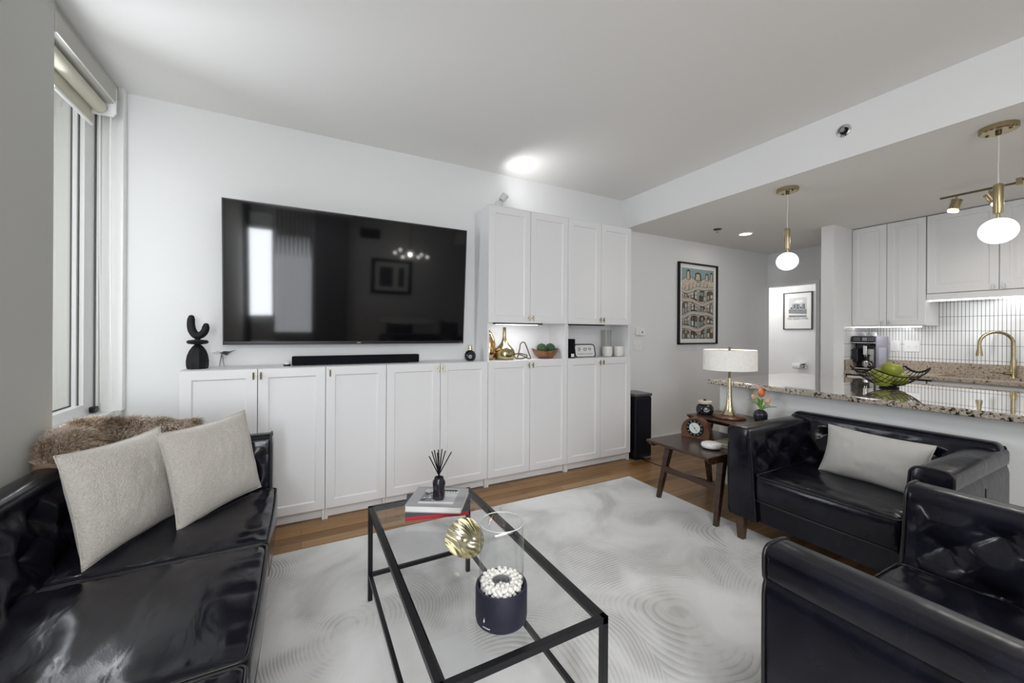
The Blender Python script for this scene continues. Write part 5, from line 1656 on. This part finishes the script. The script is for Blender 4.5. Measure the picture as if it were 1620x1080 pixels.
# ================================================================== LEATHER SEATING
def tuft(s_, z, ds=0.165, dz=0.150, z0=0.0):
    """0 at a button, 1 on the crown of a cushion; diamond folds between buttons"""
    a, b_ = s_ / ds, (z - z0) / dz
    p, q = a + b_, a - b_
    dmin, th = 9.0, 0.0
    for pi in (math.floor(p), math.floor(p) + 1):
        for qi in (math.floor(q), math.floor(q) + 1):
            aa, bb_ = (pi + qi) / 2, (pi - qi) / 2
            d_ = math.hypot((a - aa) * ds, (b_ - bb_) * dz)
            if d_ < dmin:
                dmin, th = d_, math.atan2((b_ - bb_) * dz, (a - aa) * ds)
    bul = 1 - math.exp(-(dmin / 0.062) ** 1.5)
    dp, dq = abs(p - round(p)) * ds * 0.6, abs(q - round(q)) * ds * 0.6
    near = math.exp(-(dmin / 0.075) ** 2)
    fold = (math.exp(-(dp / 0.010) ** 2) + math.exp(-(dq / 0.010) ** 2)) * (0.05 + 0.32 * near)
    star = math.exp(-((dmin - 0.028) / 0.026) ** 2) * abs(math.cos(3 * th + 0.4)) ** 6
    return bul - 0.62 * fold - 0.16 * star

def smooth01(x):
    x = max(0.0, min(1.0, x))
    return x * x * (3 - 2 * x)

def seating(name, label, cat, loc, rotz, W, D, H, HB, ncush, over, floor_z, tt=0.112, tb=0.170, zb=0.165, cz0=0.290, cz1=0.450, ds=0.245, group=None):
    T = thing(name, label, cat, loc, rotz, group)
    L = M['leather']
    # base
    b = B()
    b.box(0.02, W - 0.02, 0.02, D - 0.03, zb, cz0 + 0.02, 0.012)
    obj('base', b, L, T, local=True)
    # arms
    for side in (0, 1):
        X = (lambda x: x) if side == 0 else (lambda x: W - x)
        zs = cz1 - 0.05
        prof = [(tb, zb, 0.0)]
        prof.append((tb + (tt - tb) * (zs - 0.02 - zb) / (H - 0.045 - zb), zs - 0.02, 0.0))
        nn = 26
        for k in range(nn + 1):
            z = zs + (H - 0.045 - zs) * k / nn
            x = tb + (tt - tb) * (z - zb) / (H - 0.045 - zb)
            prof.append((x, z, smooth01((z - zs) / 0.05) * smooth01((H - 0.035 - z) / 0.055)))
        for k in range(1, 7):
            a = PI / 2 * k / 7
            prof.append((tt - 0.04 + 0.04 * math.cos(a), H - 0.04 + 0.04 * math.sin(a), 0.0))
        for k in range(1, 5):
            prof.append((tt - 0.04 - (tt - 0.07) * k / 5, H + 0.002 * math.sin(PI * k / 5), 0.0))
        for k in range(0, 7):
            a = PI / 2 * k / 6
            prof.append((0.026 - 0.026 * math.sin(a), H - 0.026 + 0.026 * math.cos(a), 0.0))
        prof += [(0.0, H - 0.055, 0.0), (0.002, H - 0.078, 0.0), (0.010, H - 0.090, 0.0), (0.004, H - 0.102, 0.0), (0.0, H - 0.125, 0.0), (0.0, (H + zb) / 2, 0.0), (0.002, zb + 0.02, 0.0), (0.012, zb, 0.0)]
        ny = max(40, int(D / 0.014))
        def arm(u, v):
            k = int(round(v * (len(prof) - 1)))
            x, z, am = prof[k]
            y = D * u
            if am:
                edge = smooth01(y / 0.05)
                x += am * edge * (0.040 * tuft(y - 0.10, z, ds, 0.190, cz1 + 0.075) - 0.020)
            return Vector((X(x), y, z))
        b = B()
        b.grid(arm, ny, len(prof) - 1)
        nv = len(prof)
        b.bm.verts.ensure_lookup_table()
        fr = [b.bm.verts[k] for k in range(nv)]
        bk = [b.bm.verts[ny * nv + k] for k in range(nv)]
        inner = []
        for v in fr:
            c0 = Vector((X(tb * 0.42), 0, (H + zb) / 2))
            d0 = v.co - c0
            inner.append(b.bm.verts.new(c0 + d0 * 0.86 + Vector((0, -0.010, 0))))
        for k in range(nv - 1):
            b.bm.faces.new((fr[k], fr[k + 1], inner[k + 1], inner[k]))
        b.bm.faces.new((fr[-1], fr[0], inner[0], inner[-1]))
        b.bm.faces.new(inner)
        b.bm.faces.new(bk)
        ao = obj('arm', b, L, T, 50, local=True)
        b = B()
        b.tube([(X(x + (0.001 if x > 0.05 else -0.001)), -0.002, z) for x, z, _ in prof], 0.0050, 8)
        obj('piping', b, M['seam'], ao, 60, local=True)
        if W < 1.5:
            b = B()
            b.tube([(X(-0.0005), D * 0.52, zb + 0.03), (X(-0.0005), D * 0.52, H - 0.135)], 0.0022, 6)
            obj('seam', b, M['seam'], ao, 60, local=True)
    # back
    bt, bb_ = 0.115, 0.215
    zs = cz1 - 0.05
    prof = [(D - bb_, zb, 0.0), (D - bb_, zs - 0.02, 0.0)]
    nn = 26
    for k in range(nn + 1):
        z = zs + (HB - 0.045 - zs) * k / nn
        prof.append((D - bb_ + (bb_ - bt) * (z - zs) / (HB - 0.045 - zs), z, smooth01((z - zs) / 0.05) * smooth01((HB - 0.035 - z) / 0.06)))
    for k in range(1, 7):
        a = PI / 2 * k / 7
        prof.append((D - bt + 0.04 - 0.04 * math.cos(a), HB - 0.04 + 0.04 * math.sin(a), 0.0))
    for k in range(1, 4):
        prof.append((D - bt + 0.04 + (bt - 0.068) * k / 4, HB + 0.002, 0.0))
    for k in range(0, 7):
        a = PI / 2 * k / 6
        prof.append((D - 0.028 + 0.028 * math.sin(a), HB - 0.028 + 0.028 * math.cos(a), 0.0))
    prof += [(D, HB - 0.06, 0.0), (D, zb + 0.02, 0.0), (D - 0.01, zb, 0.0)]
    x0, x1 = 0.012, W - 0.012
    nx = int((x1 - x0) / 0.014)
    ctr = W / 2
    def back(u, v):
        k = int(round(v * (len(prof) - 1)))
        y, z, am = prof[k]
        x = x0 + (x1 - x0) * u
        if am:
            y -= am * (0.042 * tuft(x - ctr + ds / 2, z, ds, 0.190, cz1 + 0.075) - 0.020)
        # rounded outer corners
        e = min(x - x0, x1 - x)
        if e < 0.03 and z > HB - 0.07:
            z -= 0.022 * (1 - e / 0.03) ** 2
        return Vector((x, y, z))
    b = B()
    b.grid(back, nx, len(prof) - 1)
    nv = len(prof)
    b.bm.verts.ensure_lookup_table()
    b.bm.faces.new([b.bm.verts[k] for k in range(nv)])
    b.bm.faces.new([b.bm.verts[nx * nv + k] for k in range(nv)])
    bo = obj('backrest', b, L, T, 50, local=True)
    b = B()
    for sx in (x0, x1):
        b.tube([(sx, y, z - 0.0205 * (z > HB - 0.05)) for y, z, _ in prof[-9:-1]], 0.0045, 6)
    obj('piping', b, M['seam'], bo, 60, local=True)
    # cushions
    cw = (W - 2 * (tb - 0.012)) / ncush
    cd = D - bb_ + 0.05 + over
    for k in range(ncush):
        cx, cy_, cz = (tb - 0.012) + cw * (k + 0.5), cd / 2 - over, (cz0 + cz1) / 2
        hx, hy, hz = cw / 2 - 0.002, cd / 2, (cz1 - cz0) / 2
        def puff(p, k=k):
            u, v, w_ = p.x / hx, p.y / hy, p.z / hz
            q = p.copy()
            if w_ > -0.2:
                dome = (1 - abs(u) ** 3.2) * (1 - abs(v) ** 3.2)
                q.z += max(0, w_) * 0.013 * dome
                nv_ = noise.noise(Vector((p.x * 5 + k * 9.1, p.y * 16, 0.3)))
                n2_ = noise.noise(Vector((p.x * 14 + k * 3.3, p.y * 7, 1.7)))
                rim = smooth01((abs(v) - 0.45) / 0.5) if v < 0 else 0.3
                rimu = smooth01((abs(u) - 0.62) / 0.28)
                q.z += max(0, w_) * 0.010 * rimu * noise.noise(Vector((p.x * 11 + k, p.y * 34, 4.1))) * (1 - abs(u) ** 10)
                q.z += max(0, w_) * 0.005 * rim * (v < 0) * noise.noise(Vector((p.x * 38, p.y * 10 + k, 7.7))) * (1 - abs(v) ** 10)
                q.z += max(0, w_) * (0.0045 * nv_ + 0.006 * n2_ * rim) * (1 - max(abs(u), abs(v)) ** 8)
            if v < -0.5:
                q.y -= 0.010 * (1 - u * u) * (1 - 0.6 * w_ * w_)
            return q
        b = B()
        b.rbox((cx, cy_, cz), (hx, hy, hz), 0.030, (40, 44, 10), puff)
        co = obj('seat_cushion', b, L, T, 60, local=True)
        b = B()
        for zz in (cz + hz - 0.012, cz - hz + 0.012):
            pts = []
            r_ = 0.028
            for ax, ay, a0 in ((hx - r_, hy - r_, 0), (-hx + r_, hy - r_, 90), (-hx + r_, -hy + r_, 180), (hx - r_, -hy + r_, 270)):
                for j in range(6):
                    a = math.radians(a0 + 90 * j / 5)
                    pts.append((ax + (r_ - 0.006) * math.cos(a), ay + (r_ - 0.006) * math.sin(a)))
            full = []
            for (xa, ya), (xb, yb) in zip(pts, pts[1:] + pts[:1]):
                m_ = 10 if math.hypot(xb - xa, yb - ya) > 0.1 else 1
                for j in range(m_):
                    xx, yy = xa + (xb - xa) * j / m_, ya + (yb - ya) * j / m_
                    if yy < -hy * 0.5:
                        yy -= 0.006 * (1 - (xx / hx) ** 2)
                    full.append((cx + xx * 1.004, cy_ + yy * 1.004, zz + (0.004 if zz > cz else -0.004)))
            b.tube(full, 0.0046, 7, closed=True)
        obj('piping', b, M['seam'], co, 60, local=True)
    # legs
    for lx in (0.055, W - 0.055):
        for ly in (0.050, D - 0.06):
            gz = floor_z(lx, ly)
            b = B().bar((lx, ly, gz), (lx, ly, zb + 0.002), 0.017, 0.027)
            obj('leg', b, M['legwood'], T, 20, local=True)
    return T

def sofa_floor(x, y):
    return RZT if -0.15 - y > -0.60 else 0.0
seating('sofa', 'long black leather sofa with tufted back along the window wall', 'sofa', (-0.150, 0.400, 0), PI / 2, 2.215, 0.800, 0.715, 0.725, 3, 0.036, sofa_floor)
seating('loveseat', 'wide black leather tufted loveseat against the bar, one lumbar pillow on it', 'loveseat', (2.370, 1.543, 0), -PI / 2, 0.970, 0.790, 0.708, 0.738, 1, 0.004,
        lambda x, y: RZT if y < 0.2 else 0.0, tt=0.135)
seating('armchair', 'black leather tufted armchair nearest the camera, cut by the frame corner', 'armchair', (2.120, 0.605, 0), PI, 1.035, 0.790, 0.715, 0.735, 1, 0.004,
        lambda x, y: RZT, tt=0.125, tb=0.185)

# ------------------------------------------------------------------ pillows
def pillow(label, cat, bc, e, lean, w_, h_, t_, m, group=None, seed=0, roll=0.0):
    e = Vector(e).normalized()
    back = Vector((-e.y, e.x, 0))
    up = (Vector((0, 0, 1)) + back * lean).normalized()
    bk = e.cross(up) * -1
    R = Matrix((e, bk, up)).transposed() @ Matrix.Rotation(roll, 3, 'Y')
    Mx = Matrix.Translation(bc) @ R.to_4x4()
    T = thing('throw_pillow', label, cat, (0, 0, 0), group=group)
    T.matrix_world = Mx
    T.location, T.rotation_euler = Mx.to_translation(), Mx.to_euler()
    ROOT[T.name] = Vector(bc)
    b = B()
    def f(side):
        def g(u, v):
            a, c = 2 * u - 1, 2 * v - 1
            th = (max(0, 1 - abs(a) ** 2.6) * max(0, 1 - abs(c) ** 2.6)) ** 0.55
            th *= 1 + 0.10 * noise.noise(Vector((a * 2.1 + seed, c * 2.1, 0)))
            wr = 0.004 * noise.noise(Vector((a * 9 + seed, c * 4, 2))) * th
            x = a * w_ / 2 * (1 - 0.075 * (1 - c * c) * a * a)
            z = h_ / 2 + c * h_ / 2 * (1 - 0.075 * (1 - a * a) * c * c)
            return Vector((x, side * (t_ / 2 * th + wr), z))
        return g
    b.grid(f(-1), 44, 44)
    b.grid(f(1), 44, 44)
    bmesh.ops.remove_doubles(b.bm, verts=b.bm.verts, dist=2e-4)
    obj('cover', b, m, T, 80, local=True)
    b = B()
    pts = []
    for k in range(60):
        s4 = k / 15
        i, fr_ = int(s4), s4 - int(s4)
        a, c = ((-1 + 2 * fr_, -1), (1, -1 + 2 * fr_), (1 - 2 * fr_, 1), (-1, 1 - 2 * fr_))[i]
        pts.append((a * w_ / 2 * (1 - 0.075 * (1 - c * c) * a * a), 0, h_ / 2 + c * h_ / 2 * (1 - 0.075 * (1 - a * a) * c * c)))
    b.tube(pts, 0.0028, 6, closed=True)
    obj('seam_edge', b, m, T, 80, local=True)
    return T
pillow('cream boucle throw pillow leaning on the tufted sofa back', 'pillow', (-0.572, 2.085, 0.452), (0.364, 0.932, 0), 0.24, 0.465, 0.405, 0.13, M['boucle'], 'cream pillows on the sofa', 1, 0.02)
pillow('cream boucle throw pillow in front, nearest the cabinet end of the sofa', 'pillow', (-0.318, 2.262, 0.454), (0.557, 0.830, 0), 0.22, 0.470, 0.415, 0.13, M['boucle'], 'cream pillows on the sofa', 5, -0.02)
pillow('pale grey lumbar pillow on the leather loveseat by the bar', 'pillow', (2.765, 0.998, 0.452), (0, -1, 0), 0.36, 0.470, 0.285, 0.14, M['linen'], None, 9, 0.035)

# ------------------------------------------------------------------ fur throw over the far corner of the sofa
ft = thing('fur_throw', 'long-haired brown and grey fur throw over the sofa corner by the window', 'throw', (-0.75, 2.56, 0.72))
path = spline([(-0.905, 2.26, 0.725), (-0.885, 2.36, 0.775), (-0.870, 2.47, 0.795), (-0.80, 2.545, 0.790), (-0.68, 2.555, 0.785), (-0.56, 2.545, 0.772), (-0.46, 2.535, 0.765)], 7)
rad_ = [0.035 + 0.055 * math.sin(PI * min(1.0, (k + 1) / 16)) if k < 8 else 0.090 - 0.035 * ((k - 8) / (len(path) - 9)) for k in range(len(path))]
rad_[-1] = 0.03
def fur_pt(i, j, nr=26, ex=0.0):
    a = 2 * PI * j / nr
    p = path[i]
    t = (path[min(i + 1, len(path) - 1)] - path[max(i - 1, 0)]).normalized()
    sd = t.cross(Vector((0, 0, 1))).normalized()
    upv = sd.cross(t)
    r_ = rad_[i] * (1 + 0.16 * noise.noise(Vector((i * 0.33, math.cos(a) * 1.3, math.sin(a) * 1.3)))) * (1 - 0.16 * max(0, math.cos(2 * PI * i / 12)))
    q = p + sd * (r_ * 1.0 * math.cos(a)) + upv * (r_ * 0.72 * math.sin(a))
    q.z = max(q.z, 0.700 + 0.012)
    q.x = max(q.x, XL + 0.006)
    return q
b = B()
vs = [[b.bm.verts.new(fur_pt(i, j)) for j in range(26)] for i in range(len(path))]
for i in range(len(path) - 1):
    for j in range(26):
        b.bm.faces.new((vs[i][j], vs[i][(j + 1) % 26], vs[i + 1][(j + 1) % 26], vs[i + 1][j]))
b.bm.faces.new(vs[0][::-1]); b.bm.faces.new(vs[-1])
tri = []
for fc in b.bm.faces:
    if len(fc.verts) == 4:
        tri.append(([v.co.copy() for v in fc.verts], fc.calc_area(), fc.normal.copy()))
b.bm.normal_update()
tri = [([v.co.copy() for v in fc.verts], fc.calc_area(), fc.calc_center_median() - path[min(len(path) - 1, i // 26)]) for i, fc in enumerate(b.bm.faces) if len(fc.verts) == 4]
obj('hide', b, M['furbase'], ft, 80)
rr = random.Random(21)
verts, faces = [], []
tot = sum(t[1] for t in tri)
off = ROOT[ft.name]
for quad, ar, nrm_ in tri:
    nrm_ = nrm_.normalized()
    for _ in range(max(1, int(26000 * ar / tot))):
        u, v = rr.random(), rr.random()
        p = (quad[0] * (1 - u) + quad[1] * u) * (1 - v) + (quad[3] * (1 - u) + quad[2] * u) * v
        ln = rr.uniform(0.026, 0.052)
        cl = Vector((noise.noise(p * 14), noise.noise(p * 14 + Vector((7, 0, 0))), noise.noise(p * 14 + Vector((0, 9, 0)))))
        d1 = (nrm_ + 1.2 * cl + Vector((rr.uniform(-.35, .35), rr.uniform(-.35, .35), rr.uniform(-.35, .2)))).normalized()
        d2 = (d1 + Vector((0.25, -0.25, -0.7))).normalized()
        wd = d1.cross(Vector((rr.uniform(-1, 1), rr.uniform(-1, 1), rr.uniform(-1, 1)))).normalized() * rr.uniform(0.0008, 0.0013)
        m1 = p + d1 * ln * 0.55
        e1 = m1 + d2 * ln * 0.45
        if e1.x < XL + 0.003 or m1.x < XL + 0.003 or e1.z < 0.712:
            continue
        k = len(verts)
        verts += [p - off - wd, p - off + wd, m1 - off + wd * 0.7, m1 - off - wd * 0.7, e1 - off]
        faces += [(k, k + 1, k + 2, k + 3), (k + 3, k + 2, k + 4)]
me = bpy.data.meshes.new('fur_pile')
me.from_pydata([tuple(v) for v in verts], [], faces)
me.materials.append(M['fur'])
fo = bpy.data.objects.new('fur_pile', me)
COL.objects.link(fo)
fo.parent = ft
fo['kind'] = 'stuff'

# ================================================================== BEHIND THE PHOTOGRAPHER (mirrored in the television)
def curtain(x0, x1, m, label):
    b = B()
    n_ = 60
    pts = [(x0 + (x1 - x0) * k / n_, YF + 0.10 + 0.022 * math.sin(k * 0.9)) for k in range(n_ + 1)]
    b.prism(pts + [(x, y + 0.006) for x, y in reversed(pts)], 0.02, 2.72, 'xyz')
    tag(obj('curtain', b, m, None, 60, base=((x0 + x1) / 2, YF + 0.1, 0.02)), label, 'curtain', 'curtains behind the camera')
curtain(-0.93, -0.86, M['dcurtain'], 'narrow charcoal curtain at the corner window behind the camera')
curtain(-0.46, 0.16, M['curtain'], 'grey curtain beside the narrow window, mirrored in the television')
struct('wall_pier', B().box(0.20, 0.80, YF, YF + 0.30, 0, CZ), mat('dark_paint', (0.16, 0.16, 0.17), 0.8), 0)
fp_ = thing('framed_picture', 'dark framed abstract picture behind the camera, mirrored in the television', 'picture', (1.72, YF, 1.60))
b = B()
for q in ((1.29, 2.15, 1.22, 1.29), (1.29, 2.15, 1.90, 1.97), (1.29, 1.36, 1.22, 1.97), (2.08, 2.15, 1.22, 1.97)):
    b.box(q[0], q[1], YF, YF + 0.03, q[2], q[3], 0.004)
obj('frame', b, M['black'], fp_)
obj('mat_board', B().box(1.36, 2.08, YF, YF + 0.012, 1.29, 1.90), M['paper'], fp_, 0)
obj('abstract_print', B().box(1.46, 1.74, YF + 0.012, YF + 0.014, 1.38, 1.80).box(1.86, 1.98, YF + 0.012, YF + 0.014, 1.38, 1.80), M['g3'], fp_, 0)
vt = obj('air_vent', B().box(1.05, 1.45, YF, YF + 0.02, 2.36, 2.56, 0.003), M['black'], None, 30, base=(1.25, YF, 2.46))
tag(vt, 'dark air vent high on the wall behind the camera', 'vent')
ch = thing('chandelier', 'chandelier of small bright globes behind the camera, mirrored in the television', 'chandelier', (1.93, -1.9, CZ))
b = B()
b.lathe([(0, 0), (0.06, 0), (0.06, -0.02), (0, -0.02)], 20, (1.93, -1.9, CZ))
b.tube([(1.93, -1.9, CZ - 0.02), (1.93, -1.9, 2.12)], 0.008, 8)
gl_ = [(-0.30, 0.0, 2.09), (-0.22, 0.10, 2.15), (-0.12, -0.12, 2.02), (0.14, 0.12, 2.04), (0.24, -0.02, 2.10), (0.34, 0.06, 2.06)]
for dx_, dy_, z in gl_:
    b.tube([(1.93, -1.9, 2.13), (1.93 + dx_, -1.9 + dy_, z + 0.03)], 0.005, 6)
obj('arms', b, M['brass'], ch)
for dx_, dy_, z in gl_:
    obj('globe', B().ico((1.93 + dx_, -1.9 + dy_, z), 0.035, 2), mat('chandelier_bulb', (1, 1, 1), 0.4, emit=14.0, ecol=(1, 0.97, 0.92)), ch, 80)
dt = thing('dining_table', 'round pale dining table behind the camera, mirrored in the television', 'table', (1.95, -1.85, 0))
obj('tabletop', B().lathe([(0, 0.715), (0.56, 0.715), (0.58, 0.73), (0.56, 0.75), (0, 0.75)], 48, (1.95, -1.85, 0)), mat('pale_top', (0.5, 0.49, 0.47), 0.3), dt)
obj('pedestal', B().lathe([(0, 0), (0.28, 0), (0.27, 0.02), (0.06, 0.05), (0.045, 0.4), (0.06, 0.715), (0, 0.715)], 32, (1.95, -1.85, 0)), M['black'], dt)
for k, (x, y, rz, lab) in enumerate(((1.62, -1.08, 0.35, 'charcoal dining chair nearest the camera, mirrored in the television'), (2.75, -1.35, 1.1, 'charcoal dining chair on the far side, mirrored in the television'))):
    t = thing('dining_chair', lab, 'chair', (x, y, 0), rz + PI, group='dining chairs behind the camera')
    obj('seat', B().rbox((0, 0, 0.45), (0.24, 0.24, 0.045), 0.035, (10, 10, 4)), M['dcurtain'], t, 60, local=True)
    def bk_(u, v):
        a = PI * (0.15 + 0.7 * u)
        return Vector((0.27 * math.cos(a), -0.02 - 0.24 * math.sin(a), 0.46 + 0.34 * v))
    bb = B().grid(bk_, 20, 6)
    o = obj('backrest', bb, M['dcurtain'], t, 60, local=True)
    sm = o.modifiers.new('thickness', 'SOLIDIFY'); sm.thickness = 0.03
    for sx in (-0.18, 0.18):
        for sy in (-0.18, 0.18):
            obj('leg', B().bar((sx * 1.15, sy * 1.15, 0), (sx, sy, 0.41), 0.010, 0.014), M['black'], t, 20, local=True)
